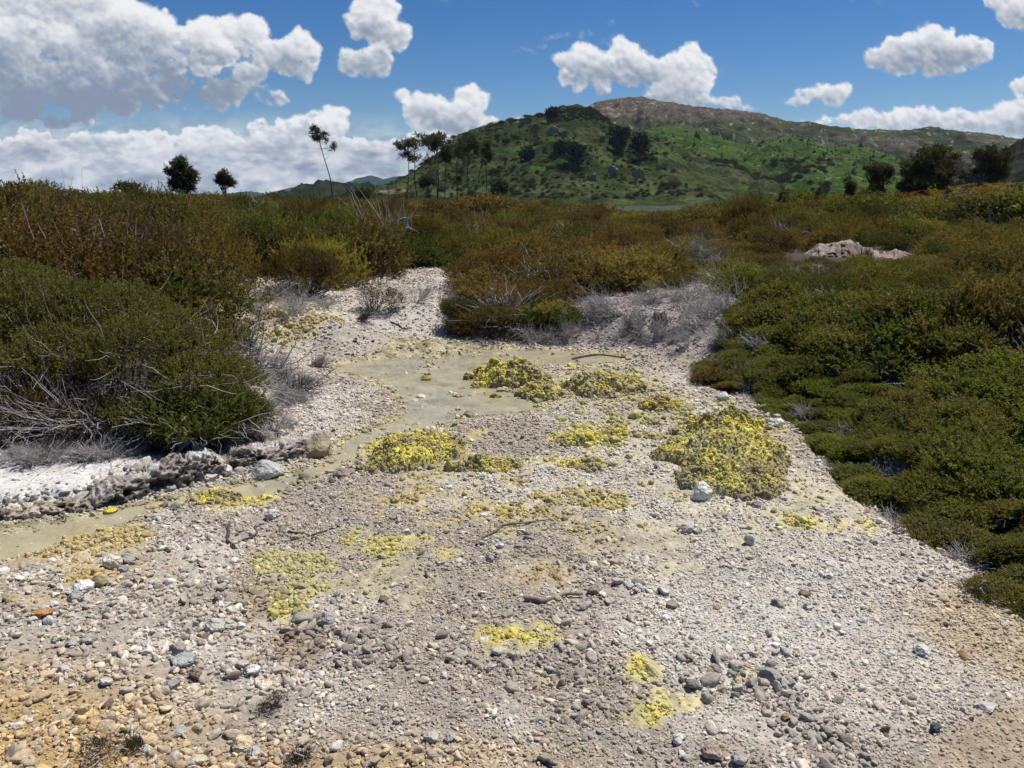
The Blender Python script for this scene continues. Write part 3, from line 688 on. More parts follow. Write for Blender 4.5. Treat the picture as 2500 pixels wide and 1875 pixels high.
stick([(1028,1181),(1045,1163),(1070,1150),(1082,1137),(1140,1133),(1198,1123)],.017,M_STICK,'long curved weathered stick lying across the orange sulphur crust',.02,[(12,.12,.05,.02),(17,.1,-.04,.01)])
stick([(1138,1296),(1176,1302),(1212,1291),(1258,1288)],.02,M_STICK,'short thick grey stick in the middle of the foreground gravel',.02)
stick([(498,1137),(489,1164),(492,1172),(506,1187)],.018,M_DARKW,'dark forked stick, left one of the two curled sticks on the gravel',.02)
stick([(552,1140),(556,1155),(545,1163),(522,1173)],.014,M_DARKW,'dark curled stick with upturned end, right one of the two curled sticks',.02)
stick([(605,1145),(640,1153),(670,1158),(700,1150),(737,1135)],.010,M_DARKW,'long thin dark twig right of the two curled sticks',.01)
stick([(1160,1648),(1185,1655),(1214,1662)],.016,M_DARKW,'dark stick cut by the bottom edge of the photo',.02)
stick([(112,1098),(125,1112),(148,1130)],.016,M_STICK,'straight pale stick leaning on the tan bank at left',.04)
stick([(843,697),(862,704),(868,712),(882,712)],.02,M_DARKW,'small forked dark stick on the pale gravel tongue behind the pool',.02,[(16,.15,.2,.02)])
st=stick([(1238,800),(1275,790),(1300,789),(1345,797)],.025,M_DARKW,'dark arched stick lying across the top of the tan and yellow mound',.20)

# ------------------------------------------------------------------ foliage
def spray_template(seed,nl=26,wide=.055,ll=.17):
    """one leafy branchlet of unit length along +X, leaves are narrow quads"""
    r=np.random.default_rng(seed); t=np.linspace(.08,1,nl); 
    cen=np.stack([t,.10*np.sin(t*2+seed)*t,-.12*t*t],1)
    ph=r.random(nl)*6.28; d=np.stack([np.full(nl,.75),np.cos(ph),np.sin(ph)],1)+r.normal(0,.25,(nl,3)); d/=np.linalg.norm(d,axis=1,keepdims=True)
    s=np.cross(d,r.normal(size=(nl,3))); s/=np.linalg.norm(s,axis=1,keepdims=True)
    l=ll*r.uniform(.7,1.25,nl)[:,None]*(1.1-.4*t[:,None]); w_=wide*r.uniform(.7,1.2,nl)[:,None]
    v=np.stack([cen,cen+d*l*.5+s*w_,cen+d*l,cen+d*l*.5-s*w_],1).reshape(-1,3)
    f=np.arange(nl*4).reshape(-1,4)
    return v,f
SPR=[spray_template(k) for k in range(5)]
SPRF=[spray_template(20+k,9,.13,.32) for k in range(4)]
SPRL=[spray_template(40+k,9,.12,.26) for k in range(4)]
def frames(d,r):
    d=d/(np.linalg.norm(d,axis=1,keepdims=True)+1e-9); a=np.cross(d,r.normal(size=d.shape)); a/=np.linalg.norm(a,axis=1,keepdims=True)+1e-9
    return np.stack([d,a,np.cross(d,a)],1)
def sprays(acc,pos,dirs,length,r,tpl=None,val=None):
    tpl=tpl or SPR; n=len(pos); which=r.integers(0,len(tpl),n); fr=frames(dirs,r)
    val=np.clip(r.normal(.42,.2,n),0,1) if val is None else val
    for k,(v,f) in enumerate(tpl):
        m=np.where(which==k)[0]
        if not len(m): continue
        L=length[m] if not np.isscalar(length) else np.full(len(m),length)
        vv=np.einsum('vk,nkj->nvj',v,fr[m])*L[:,None,None]+pos[m][:,None]
        ff=f[None]+(np.arange(len(m))*len(v))[:,None,None]
        acc.add(vv.reshape(-1,3),ff.reshape(-1,4),np.repeat(val[m],len(v)))
def lump_pts(lumps,n,r,inner=.55,under=-.25):
    """points with outward directions on a set of ellipsoid lumps (cx,cy,cz,rx,ry,rz)"""
    L=np.array(lumps,float); wt=(L[:,3]*L[:,4]+L[:,3]*L[:,5]); wt/=wt.sum(); w_=r.choice(len(L),n,p=wt)
    d=r.normal(size=(n*1,3)); d/=np.linalg.norm(d,axis=1,keepdims=True); d[:,2]=np.where(d[:,2]<under,-d[:,2],d[:,2])
    q=L[w_]; k=(inner+(1-inner)*r.random(n)**.6)
    k=k*(1+.22*fbm3(d*1.0+q[:,:3]*3.7,.55,2,3))
    return q[:,:3]+d*q[:,3:]*k[:,None],d*(1/q[:,3:])*q[:,3:].mean(1,keepdims=True)
def twig_fan(n,r,R_=1.0,Hh=.8,K=6,rad=.006,up=.35):
    """bare stems growing from the base outwards"""
    a=r.random(n)*6.28; el=r.uniform(.15,1.35,n); d=np.stack([np.cos(a)*np.cos(el),np.sin(a)*np.cos(el),np.sin(el)],1)
    L=r.uniform(.5,1.0,n); t=np.linspace(0,1,K); p=d[:,None]*t[None,:,None]*L[:,None,None]*np.array([R_,R_,Hh])
    wob=np.cumsum(r.normal(0,.045,(n,K,3)),1)*R_; wob[:,0]=0; p=p+wob; p[:,:,2]+=up*0*t; p[:,:,2]=np.maximum(p[:,:,2],0)
    return p,rad*(1-.75*t)[None]*r.uniform(.6,1.6,n)[:,None]
def bush(seed,nspray,slen,tpl,ntwig=60,lumpn=9,inner=.5,airy=.0,spike=.5):
    r=np.random.default_rng(seed); lumps=[(0,0,.28,.72,.72,.42)]
    for k in range(lumpn):
        a=r.random()*6.28; q=r.uniform(.3,.72); s=r.uniform(.2,.42); lumps.append((math.cos(a)*q,math.sin(a)*q,r.uniform(.2,.55)*(1.15-.5*q),s,s,s*r.uniform(.6,1.0)))
    lumps.append((0,0,.5,.4,.4,.3))
    p,d=lump_pts(lumps,nspray,r,inner); p[:,2]=np.maximum(p[:,2],.0)
    d=d*.6+r.normal(0,.55,d.shape)+np.array([0,0,spike])
    a=Acc(); val=np.clip(.42+.28*fbm3(p,.3,2,seed)+r.normal(0,.14,len(p)),0,1)
    sprays(a,p,d,slen*r.uniform(.6,1.3,len(p)),r,tpl,val)
    A2=Acc(); pt,rd=twig_fan(ntwig,r,.95,.8); v,f=tubes(pt,rd,3); A2.add(v,f)
    v=np.concatenate(a.v+A2.v); f=np.concatenate(a.f+[x+a.n for x in A2.f]); lv=np.concatenate(a.a+A2.a)
    o=mesh('bush_shape_%d'%seed,v,f,[M_LEAF,M_TWIGI],linkit=False,attrs={'lv':lv},smooth=False)
    mi=np.zeros(len(f),np.int32); mi[sum(len(x) for x in a.f):]=1; o.data.polygons.foreach_set('material_index',mi)
    return o
def deadbush(seed,n=270,rad=.0115):
    r=np.random.default_rng(seed); p,rd=twig_fan(n//3,r,1,.8,8,rad*1.5); a=Acc(); v,f=tubes(p,rd,3); a.add(v,f)
    # side twigs
    k=r.integers(0,len(p),n); j=r.integers(2,7,n); b=p[k,j]; dr=b/(np.linalg.norm(b,axis=1,keepdims=True)+1e-6)+r.normal(0,.6,(n,3)); L=r.uniform(.12,.4,n)
    t=np.linspace(0,1,5); q=b[:,None]+dr[:,None]*t[None,:,None]*L[:,None,None]+np.cumsum(r.normal(0,.018,(n,5,3)),1); v,f=tubes(q,(rad*.6*(1-.7*t))[None]*np.ones((n,1)),3); a.add(v,f)
    return a.build('dead_bush_shape_%d'%seed,M_DEADT,linkit=False)
near=[bush(200+k,2900,.215,SPR,110,10,.5,0,.18) for k in range(4)]
mid=[bush(210+k,1000,.17,SPR,90,13,.55,0,.12) for k in range(3)]
farb=[bush(220+k,1500,.13,SPRF,20,13,.6,0,.1) for k in range(4)]
deadb=[deadbush(230+k) for k in range(3)]
C_DEAD=proto_coll('dead_shapes',deadb)
C_NEAR=proto_coll('shrub_shapes_near',near+deadb); C_MID=proto_coll('shrub_shapes_mid',mid+deadb); C_FAR=proto_coll('shrub_shapes_far',farb)
# collection children are sorted by name: bush_* first, dead_* after
print('bushes',time.time()-T0)
TN=np.array([(.060,.062,.012),(.052,.058,.011),(.070,.058,.014),(.085,.060,.018)])
def scrub(name,x,y,hgt,rad,col,coll,nlive,ndead,deadp,label,kindlab,seed=0,sink=.12):
    n=len(x); z=Z(x,y); dead=rng.random(n)<deadp
    idx=np.where(dead&(ndead>0),nlive+rng.integers(0,max(ndead,1),n),rng.integers(0,nlive,n))
    rot=np.stack([rng.normal(0,.22,n),rng.normal(0,.22,n),rng.random(n)*6.28],1)
    scl=np.stack([rad,rad*rng.uniform(.85,1.15,n),hgt/.8],1)
    o=scatter(name,np.stack([x,y,z-sink*hgt],1),rot,scl,idx,np.clip(col*(1.42 if name=='scrub_thicket' else 1.2),0,1),coll); tag(o,label,kindlab,kind='stuff'); print(name,n); return o
def field(d0,d1,sp_,azr=R(44)):
    q=ringpts(d0,d1,sp_,azr); x,y=q.T; z=Z(x,y); px,py=topx(x,y,z); sb=sdf(BASIN,x,y)
    bare=np.full(x.shape,-9.0)
    for b in BARE: bare=np.maximum(bare,sdf(b,x,y))
    return x,y,px,py,sb,bare
SKYL=np.array([(-900,395),(0,392),(90,400),(200,412),(300,408),(420,420),(600,426),(850,430),(1000,432),(1100,428),(1200,436),(1300,450),(1400,464),(1480,452),(1560,440),(1640,424),(1700,414),(1800,420),(1900,413),(2000,416),(2080,406),(2130,402),(2212,392),(3000,395)],float)
def limit(x,y,px,hg,lo=.25):
    v=np.interp(px,SKYL[:,0],SKYL[:,1]); el=(CY-v)/F_; t=(-sp+el*cp)/(cp+el*sp); mx=CAM+y*t-Z(x,y)
    for u0,u1,d1,vv in ((1700,2000,29,553),(735,1020,22.5,645),(400,745,21.0,628),(1090,1600,14.5,735),(1600,1700,16,640)):
        e2=(CY-vv)/F_; t2=(-sp+e2*cp)/(cp+e2*sp); m2=CAM+y*t2-Z(x,y); k_=(px>u0)&(px<u1)&(y<d1); mx=np.where(k_,np.minimum(mx,np.maximum(m2,.26)),mx)
    return np.where(hg>mx*.8,np.maximum(mx,0)*np.clip(rng.normal(.78,.17,len(x)),.3,1.18),hg)
def palette(x,y,px,base):
    n=fbm2(x,y,4,3,41); n2=fbm2(x,y,1.2,2,42); c=np.array(base)*np.ones((len(x),1))
    c=mix(c,(.112,.078,.027),ss(.0,.6,n+.3*n2)*.75)      # rusty brown
    c=mix(c,(.090,.100,.020),ss(.05,.6,-n+.4*n2)*.8)    # olive green
    return c*np.exp(rng.normal(0,.26,len(x)))[:,None]*np.exp(rng.normal(0,.07,(len(x),3)))
# right-hand thicket, low and close
x,y,px,py,sb,bare=field(4.2,16,lambda d:.20+.012*d)
out=-sb; k=(sb<-.02-.22*np.clip(fbm2(x,y,.5,3,59)+rng.normal(0,.35,len(x)),-.5,1.2))&(bare<-.15)&(x>1.2)&(py<1420)&~((y>12)&(px<1400))
x,y,px,py,out=x[k],y[k],px[k],py[k],out[k]
n=fbm2(x,y,1.1,3,51)
hg=(.13+.13*ss(0,1.2,out)+.28*ss(1.0,4,out))*(1+.45*n)*np.exp(rng.normal(0,.22,len(x))); hg=np.clip(hg,.12,1.1)
# dark hollow: nothing but ground in front of a taller bush
hx,hy=P(2050,850,.3); hol=np.hypot((x-hx)/.85,(y-hy)/.40)<1; x,y,px,out,hg,n=[a[~hol] for a in (x,y,px,out,hg,n)]
tall=np.exp(-((x-hx-.1)/1.3)**2-((y-hy-1.0)/.7)**2); hg=hg+.3*tall
rd=np.clip(hg*1.55,.32,.9)
c=palette(x,y,px,(.115,.118,.026)); c=mix(c,(.098,.118,.022),.5*np.ones(len(x))); c=mix(c,(.045,.075,.014),tall*.7)
nb=fbm2(x,y,.9,3,58); c=mix(c,(.115,.095,.035),ss(.15,.7,nb)*.6); c=mix(c,(.115,.078,.036),ss(.3,.8,n)*.7)
scrub('scrub_thicket',x,y,hg,rd,c,C_NEAR,4,3,.20,'low dense green heath scrub covering the slope right of the gravel','scrub')
# middle distance
x,y,px,py,sb,bare=field(11,46,lambda d:.40+.026*d)
k=(sb<-.15)&(bare<-.12)&~((x>1.2)&(y<15.5)&(px>1400)); x,y,px,py=x[k],y[k],px[k],py[k]
k=~((px<700)&(y<12.5)); x,y,px,py=x[k],y[k],px[k],py[k]
n=fbm2(x,y,3,3,52); nd_=np.hypot(x,y)
hg=np.clip((.42+.022*nd_)*(1+.5*n)*np.exp(rng.normal(0,.3,len(x))),.2,1.8)+.7*ss(-3,-8,x)*ss(11,14,y)*(1-.4*ss(30,45,y))
hg=np.where((px>950)&(y<36),hg*.68,hg)
hg=limit(x,y,px,hg); k=(hg>.12)&~((px>1700)&(px<2000)&(y>29)&(y<33.5)); x,y,px,hg,py=[a[k] for a in (x,y,px,hg,py)]
rd=np.clip(hg*1.35,.45,1.5)
c=palette(x,y,px,(.118,.100,.027)); c=mix(c,(.060,.070,.014),ss(1300,1700,px)*ss(22,15,y)*.8)
dead=.08+.35*ss(.3,.7,fbm2(x,y,2.5,3,55))
scrub('scrub_heath',x,y,hg,rd,c,C_MID,3,3,dead,'brown and olive heath scrub filling the middle distance around the basin','scrub')
# far plain
x,y,px,py,sb,bare=field(46,420,lambda d:.9+.026*d)
n=fbm2(x,y,9,3,53); hg=np.clip((1.2+.005*np.hypot(x,y))*(1+.5*n)*np.exp(rng.normal(0,.35,len(x))),.5,4); hg=hg*np.where(y>150,1.0-.35*ss(150,400,y),1); hg=limit(x,y,px,hg); k=(hg>.35)&~((px>1250)&(px<1560)&(y>85)&(rng.random(len(x))>.18)); x,y,px,hg=[a[k] for a in (x,y,px,hg)]
rd=np.clip(hg*1.3,1.0,4)+.004*y
c=palette(x*.3,y*.3,px,(.108,.088,.024)); c=mix(c,(.055,.068,.02),ss(120,300,y)*.8)
scrub('scrub_plain',x,y,hg,rd,c,C_FAR,4,0,0,'far olive scrub plain reaching to the foot of the hills','scrub')

# named shrubs built whole
def leafmat(base,name='shrub_leaf'):
    b=np.array(base); return mat_leaf(name,tuple(b*.72),tuple(b),tuple(b*1.5))
def shrub(name,loc,lumps,nsp,slen,base,label,cat='shrub',tpl=None,ntw=80,tw=None,seed=1,group=None,spike=.4,inner=.5,deadn=0,flowers=0):
    r=np.random.default_rng(seed); o=empty(name,loc,label,cat,group)
    p,d=lump_pts(lumps,nsp,r,inner); keep=p[:,2]>-.1; p,d=p[keep],d[keep]
    d=d*.6+r.normal(0,.55,d.shape)+np.array([0,0,spike]); a=Acc(); val=np.clip(.42+.3*fbm3(p,.45,3,seed)+r.normal(0,.14,len(p)),0,1)
    sprays(a,p,d,slen*r.uniform(.6,1.3,len(p)),r,tpl,val); a.build('foliage',leafmat(base),o,smooth=False)
    L=np.array(lumps); n=ntw; w_=r.integers(0,len(L),n); e=L[w_,:3]+r.normal(size=(n,3))*L[w_,3:]*.6; e[:,2]=np.abs(e[:,2]); b=np.stack([e[:,0]*.25+r.normal(0,.1,n),e[:,1]*.25+r.normal(0,.1,n),np.zeros(n)-.05],1)
    t=np.linspace(0,1,7)[None,:,None]; q=b[:,None]*(1-t)+e[:,None]*t+np.cumsum(r.normal(0,.03,(n,7,3)),1); sz=float(L[:,3:].max())
    v,f=tubes(q,.012*sz*(1-.7*t[:,:,0])*r.uniform(.6,1.4,(n,1)),4); s=Acc(); s.add(v,f); s.build('stems',tw or M_TWIGI,o)
    if deadn:
        w_=r.integers(0,len(L),deadn); dd_=r.normal(size=(deadn,3)); dd_/=np.linalg.norm(dd_,axis=1,keepdims=True); dd_[:,2]*=.6
        b=L[w_,:3]+dd_*L[w_,3:]*.75; t=np.linspace(0,1,7); Ln=r.uniform(.2,.6,deadn)*min(1,sz*1.6); di=dd_*.8+r.normal(0,.5,dd_.shape)
        q=b[:,None]+di[:,None]*t[None,:,None]*Ln[:,None,None]+np.cumsum(r.normal(0,.02,(deadn,7,3)),1); q[:,:,2]=np.maximum(q[:,:,2],.0)
        v,f=tubes(q,(.0042*(1-.6*t))[None]*r.uniform(.6,1.5,(deadn,1)),3); s=Acc(); s.add(v,f); s.build('dead_twigs',M_DEADT,o)
    if flowers:
        p,d=lump_pts(lumps,flowers,r,.95); k=(p[:,2]>np.array(lumps)[:,2].mean()); p=p[k]; s=Acc(); n=len(p); u=r.normal(size=(n,3)); u/=np.linalg.norm(u,axis=1,keepdims=True); vv=np.cross(u,r.normal(size=(n,3))); vv/=np.linalg.norm(vv,axis=1,keepdims=True); q=.011*slen/.12
        v=np.stack([p+u*q,p+vv*q,p-u*q,p-vv*q],1).reshape(-1,3); s.add(v,np.arange(n*4).reshape(-1,4)); s.build('flowers',M_FLOW,o,smooth=False)['kind']='stuff'
    return o
m,nt_,o_=newmat('white_petal'); principled(nt_,o_,(.62,.62,.52),.8); M_FLOW=m
def lumps_px(base,specs):
    """lumps from image positions: (px,py,D,rpx,squash)"""
    out=[]
    for (a,b,D,rr,sq) in specs:
        q=PD(a,b,D); m=D/F_; out.append((q[0]-base[0],q[1]-base[1],q[2]-base[2],rr*m,rr*m*.9,rr*m*sq))
    return out
bL=G(250,985)
shrub('manuka_shrub',bL,lumps_px(bL,[(80,700,10.2,150,.7),(230,700,10.4,140,.6),(350,735,10.0,105,.65),(130,790,9.4,140,.6),(300,780,9.3,130,.7),(430,785,9.7,92,.7),(20,640,10.8,110,.6),(520,835,9.5,62,.8),(430,840,9.0,110,.7),(-60,760,9.8,150,.8),(-160,700,10,160,.8)]),15000,.13,(.130,.122,.030),'large olive shrub spreading over the left bank above the white crust flat',ntw=260,seed=3,deadn=900)
bF=G(420,960)
shrub('manuka_shrub',bF,lumps_px(bF,[(380,900,8.7,95,.6),(480,890,8.7,90,.6),(300,910,8.6,70,.6),(540,900,8.8,50,.6),(430,930,8.4,80,.4)]),5200,.12,(.110,.125,.022),'bright green low shrub at the front right corner of the left bank',ntw=120,seed=4,deadn=500)
bG=G(90,970)
shrub('manuka_shrub',bG,lumps_px(bG,[(60,900,8.8,110,.6),(190,910,8.7,90,.6),(-60,900,8.9,110,.6),(100,860,9.1,110,.5)]),3400,.12,(.115,.085,.034),'thin brownish shrub with bare grey twigs at the left edge',ntw=260,seed=5,deadn=2200)
print('left shrubs',time.time()-T0)
def simple_shrub(px,py,wpx,hpx,base,label,seed,n=2200,sl=.09,**k):
    g=G(px,py); m=1/scale_at(g); w_=wpx*m/2; h_=hpx*m; r=np.random.default_rng(seed)
    L=[(0,0,h_*.45,w_*.75,w_*.6,h_*.5)]
    for _ in range(7):
        L.append((r.uniform(-.7,.7)*w_,r.uniform(-.5,.5)*w_,h_*r.uniform(.25,.7),w_*r.uniform(.25,.42),w_*.35,h_*r.uniform(.25,.38)))
    return shrub('shrub',g,L,n,sl*min(max(w_*1.5,.5),1.6),base,label,seed=seed,**k)
simple_shrub(650,640,190,110,(.080,.058,.017),'rounded rusty brown shrub above the yellow stained slope',31)
simple_shrub(800,672,75,80,(.072,.050,.025),'thin dark brown shrub left of the pale gravel tongue',32,1000)
simple_shrub(850,672,70,52,(.070,.048,.022),'small dark brown round shrub at the top of the gravel tongue',33,900)
simple_shrub(1190,712,160,42,(.078,.086,.010),'bright green cushion shrub on the bank behind the pool',34,1800)
simple_shrub(1210,625,130,50,(.040,.056,.012),'dark green shrub behind the bright green cushion shrub',35,1600)
simple_shrub(1010,700,150,48,(.070,.066,.016),'olive shrub hanging over the bank at the pool inlet',36,1800)
simple_shrub(640,560,90,50,(.085,.100,.040),'pale flowering shrub on the left of the middle distance',37,900,flowers=160)
simple_shrub(1870,560,50,60,(.05,.085,.012),'bright leafy sapling in front of the pink outcrop',38,500)
simple_shrub(1990,765,200,48,(.105,.125,.030),'dark green shrub sprinkled with white flowers above the shaded hollow',39,3800,.07,flowers=420)

# ------------------------------------------------------------------ dead branches
def dead_tree(px,py,hpx,label,seed,mat=None,lean=(0,0),spread=.9,n1=7,n2=9,n3=5,r0=.022,name='dead_shrub',flat=1.0):
    r=np.random.default_rng(seed); g=G(px,py); m=1/scale_at(g); Hm=hpx*m; o=empty(name,g,label,'dead shrub','dead leafless shrubs and branches'); 
    K=8; t=np.linspace(0,1,K); S=Acc(); Bx=Acc(); rr=r0*max(.6,Hm)
    a=r.random(n1)*6.28; d=np.stack([np.cos(a)*spread+lean[0],np.sin(a)*spread*.7+lean[1],r.uniform(.25,1.1,n1)*flat],1); d/=np.linalg.norm(d,axis=1,keepdims=True)
    p=d[:,None]*t[None,:,None]*Hm*r.uniform(.7,1.15,n1)[:,None,None]+np.cumsum(r.normal(0,.045*Hm,(n1,K,3)),1)*t[None,:,None]; p[:,:,2]=np.maximum(p[:,:,2],.005)
    v,f=tubes(p,rr*(1-.7*t)[None]*r.uniform(.7,1.2,n1)[:,None],5); S.add(v,f)
    def kids(par,n,L,rad):
        N=len(par)*n; k=np.repeat(np.arange(len(par)),n); j=r.integers(2,K,N); b=par[k,j]; dv=par[k,j]-par[k,j-1]; dv/=np.linalg.norm(dv,axis=1,keepdims=True)+1e-9
        dv=dv*.8+r.normal(0,.5,(N,3))+np.array([0,0,.12]); q=b[:,None]+dv[:,None]*t[None,:,None]*(L*r.uniform(.4,1.2,N))[:,None,None]+np.cumsum(r.normal(0,.04*L,(N,K,3)),1)*t[None,:,None]
        q[:,:,2]=np.maximum(q[:,:,2],.004); v,f=tubes(q,rad*(1-.75*t)[None]*r.uniform(.6,1.2,N)[:,None],4); Bx.add(v,f); return q
    q=kids(p,n2,Hm*.5,rr*.5); kids(q,n3,Hm*.25,rr*.26)
    Bx.build('twigs',mat or M_DEAD,S.build('stem',mat or M_DEAD,o)); return o
DT=[(1320,668,60,'fine silver branch fan at the upper left of the bank',M_DEAD,(-1.6,-.3),.7),
(1440,655,62,'silver branches sweeping left under the upright bleached dead shrub',M_DEAD,(-1.5,-.2),.6),
(1580,665,66,'silvery branches sweeping into the green scrub at the right end of the bank',M_DEAD,(-1.2,-.3),.9),
(1380,712,55,'silver branches hanging toward the pool right of the root tangle',M_DEAD,(-.8,-.7),.9),
(1255,715,50,'short silver branches just left of the bank centre',M_DEAD,(-.9,-.5),.8),
(640,850,95,'black leafless shrub reaching over the left shore of the pool',M_DARKW,(.7,-.2),.9),
(665,790,45,'bleached white branch bundle lying at the left end of the pool',M_DEAD,(1.2,0),.5),
(560,800,80,'grey brush pile spilling from the left shrub toward the pool',M_DEADT,(1.0,-.3),.6),
(560,690,90,'grey leafless shrub in the middle of the yellow stained slope',M_DEADT,(0,0),.8),
(480,650,75,'grey leafless shrub at the left top of the yellow stained slope',M_DEADT,(-.2,0),.8),
(640,680,70,'thin grey leafless shrub at the right of the yellow stained slope',M_DEADT,(.2,0),.8),
(590,640,60,'pale twiggy dead shrub under the rusty brown shrub',M_DEADT,(0,0),.9),
(420,650,95,'bleached spreading dead shrub beside the large left shrub',M_DEAD,(-.1,0),.8),
(700,668,45,'low dead shrub right of the rusty brown shrub',M_DEADT,(.3,0),.9),
(770,690,50,'black fallen branches at the upper edge of the gravel tongue',M_DARKW,(.9,0),.4),
(820,590,50,'bleached grey drooping dead shrub above the white clearing',M_DEADT,(0,0),1.),
(900,655,60,'bare twiggy shrub with white stems right of the small brown shrub',M_DEADT,(.2,0),.8),
(960,655,45,'purple grey twiggy shrub at the right end of the white clearing',M_DEADT,(0,0),.8),
(1150,742,75,'dense grey root tangle hanging down to the back of the pool',M_DEADT,(.3,-.3),.8),
(1215,735,65,'grey arching branches on the bank below the green cushion shrub',M_DEADT,(.5,-.2),.8),
(1290,690,70,'long bleached branches combed leftwards on the bank',M_DEAD,(-1.1,-.2),.5),
(1350,680,80,'long silvery branches lying parallel in the middle of the bank',M_DEAD,(-1.0,-.1),.4),
(1400,700,70,'bleached fan of branches under the broken stump',M_DEADT,(-.7,-.2),.6),
(1330,735,50,'low grey brush above the right end of the pool',M_DEADT,(.1,-.1),.9),
(1420,725,60,'grey branches reaching down to the scrub edge',M_DEADT,(.4,-.3),.7),
(1490,740,75,'grey fan of fine branches at the edge of the green scrub',M_DEADT,(.1,-.5),.8),
(1540,690,85,'pale dead tree crown lying on its side at the scrub edge',M_DEAD,(-.4,0),.9),
(1490,650,62,'upright bleached dead shrub with curling branches above the bank',M_DEAD,(.2,0),1.5),
(1500,590,70,'tall thin bleached snag standing in the brown scrub',M_DEAD,(0,0),.25),
(1235,620,60,'bleached thin branch rising from the scrub behind the cushion shrub',M_DEAD,(.3,0),.5),
(1080,640,60,'pale drooping dead branch in the scrub right of the white clearing',M_DEADT,(.4,0),.6),
(1350,620,50,'pale twigs sticking out of the brown scrub in the centre',M_DEADT,(.2,0),.7),
(1790,640,75,'white dead shrub in front of the small white hollow at right',M_DEAD,(0,0),.9),
(1990,635,55,'white forked dead branch in the brown scrub at right',M_DEAD,(.5,0),.3),
(2150,610,60,'bleached dead shrub in the brown scrub near the right edge',M_DEADT,(.2,0),.8),
(1930,660,35,'short white bent twig over the green scrub',M_DEAD,(-.8,0),.3),
(130,820,95,'white bare branches showing through the gap in the left shrub',M_DEAD,(.3,-.7),.9),
(60,1000,80,'mass of grey twigs under the shrub at the left edge',M_DEADT,(-.1,-.3),1.0),
(200,990,70,'grey twigs trailing from the shrub onto the white crust flat',M_DEADT,(-.2,-.4),1.0),
(590,930,75,'purple grey twigs at the right end of the left bank',M_DEADT,(.6,0),.8),
(600,870,70,'fine grey twigs of the left shrub over the pale shore gravel',M_DEADT,(.8,0),.7)]
for k,(a,b,h,lab,mt,ln,spd) in enumerate(DT):
    dead_tree(a,b,h*(.78 if mt is M_DEAD else .62),lab,300+k,mt,ln,spd,n1=9,n2=12,n3=5,r0=.017 if mt is not M_DEAD else .022,flat=.8 if abs(ln[0])<.9 else .35)
def brush(poly,n,label,seed,sc0,sh,tint=None):
    r=np.random.default_rng(seed); g=np.array([G(a,b)[:2] for a,b in poly]); lo,hi=g.min(0),g.max(0); q=r.uniform(lo,hi,(n*5,2)); q=q[sdf(g,q[:,0],q[:,1])>0][:n]; z=Z(q[:,0],q[:,1]); n=len(q); s_=sc0*r.uniform(.6,1.3,n)
    o=scatter('brushwood',np.stack([q[:,0],q[:,1],z-.02],1),np.stack([r.normal(0,.3,n),r.normal(0,.3,n),r.random(n)*6.28],1),np.stack([s_,s_*.8,s_*sh],1),r.integers(0,3,n),np.ones((n,3)),C_DEAD); tag(o,label,'brushwood',kind='stuff')
brush([(1100,720),(1180,700),(1260,655),(1400,640),(1530,640),(1590,680),(1540,730),(1440,765),(1370,745),(1250,748),(1120,742)],34,'tangle of grey brushwood covering the bank behind the pool',1,.42,.45)
brush([(430,680),(480,640),(600,622),(720,640),(740,660),(640,690),(560,715),(480,700)],20,'fine grey brushwood on the yellow stained slope',2,.42,.8)
brush([(-120,1000),(0,985),(150,970),(320,968),(300,985),(100,1000)],42,'grey dead twigs under the left shrubs along the white crust flat',3,.22,.8)
brush([(560,950),(600,830),(560,770),(620,780),(670,830),(640,900)],26,'grey dead twigs between the left shrub and the pool',4,.30,.7)
# broken stump
g=G(1425,700); r=np.random.default_rng(5); o=empty('tree_stump',g,'black hollow broken stump in the middle of the branch covered bank','stump')
ang=np.linspace(0,2*np.pi,14,endpoint=False); a=Acc()
p=np.stack([np.stack([.16*np.cos(ang)*s,.14*np.sin(ang)*s,np.full(14,z)+.05*r.random(14)*(z>.1)],1) for s,z in ((1.3,-.05),(1,.08),(.95,.22),(.7,.2),(.6,.0))]).reshape(-1,3)
f=[(k*14+j,k*14+(j+1)%14,(k+1)*14+(j+1)%14,(k+1)*14+j) for k in range(4) for j in range(14)]
a.add(p,np.array(f)); a.build('stump_shell',M_DARKW,o)
pt,rd=twig_fan(9,r,.45,.3,6,.02); v,f=tubes(pt,rd,5); a=Acc(); a.add(v,f); a.build('roots',M_DARKW,o)
# small heath sprigs on the foreground gravel
for k,(a_,b_,w_,lab) in enumerate([(590,1530,70,'small dark sprig of heath on the ochre gravel'),(640,1650,60,'sprig of heath at the bottom edge right of the cream wedge'),(200,1640,120,'brown wiry heath plant at the bottom left corner'),(290,1620,60,'thin wiry heath twig right of the bottom left plant'),(2120,1290,70,'small creeping brown heath plant below the scrub edge at right')]):
    simple_shrub(a_,b_,w_,w_*.35,(.07,.06,.02) if k%2 else (.075,.05,.03),lab,60+k,420,.04,ntw=40,deadn=8,tw=M_DARKW)
print('dead',time.time()-T0)

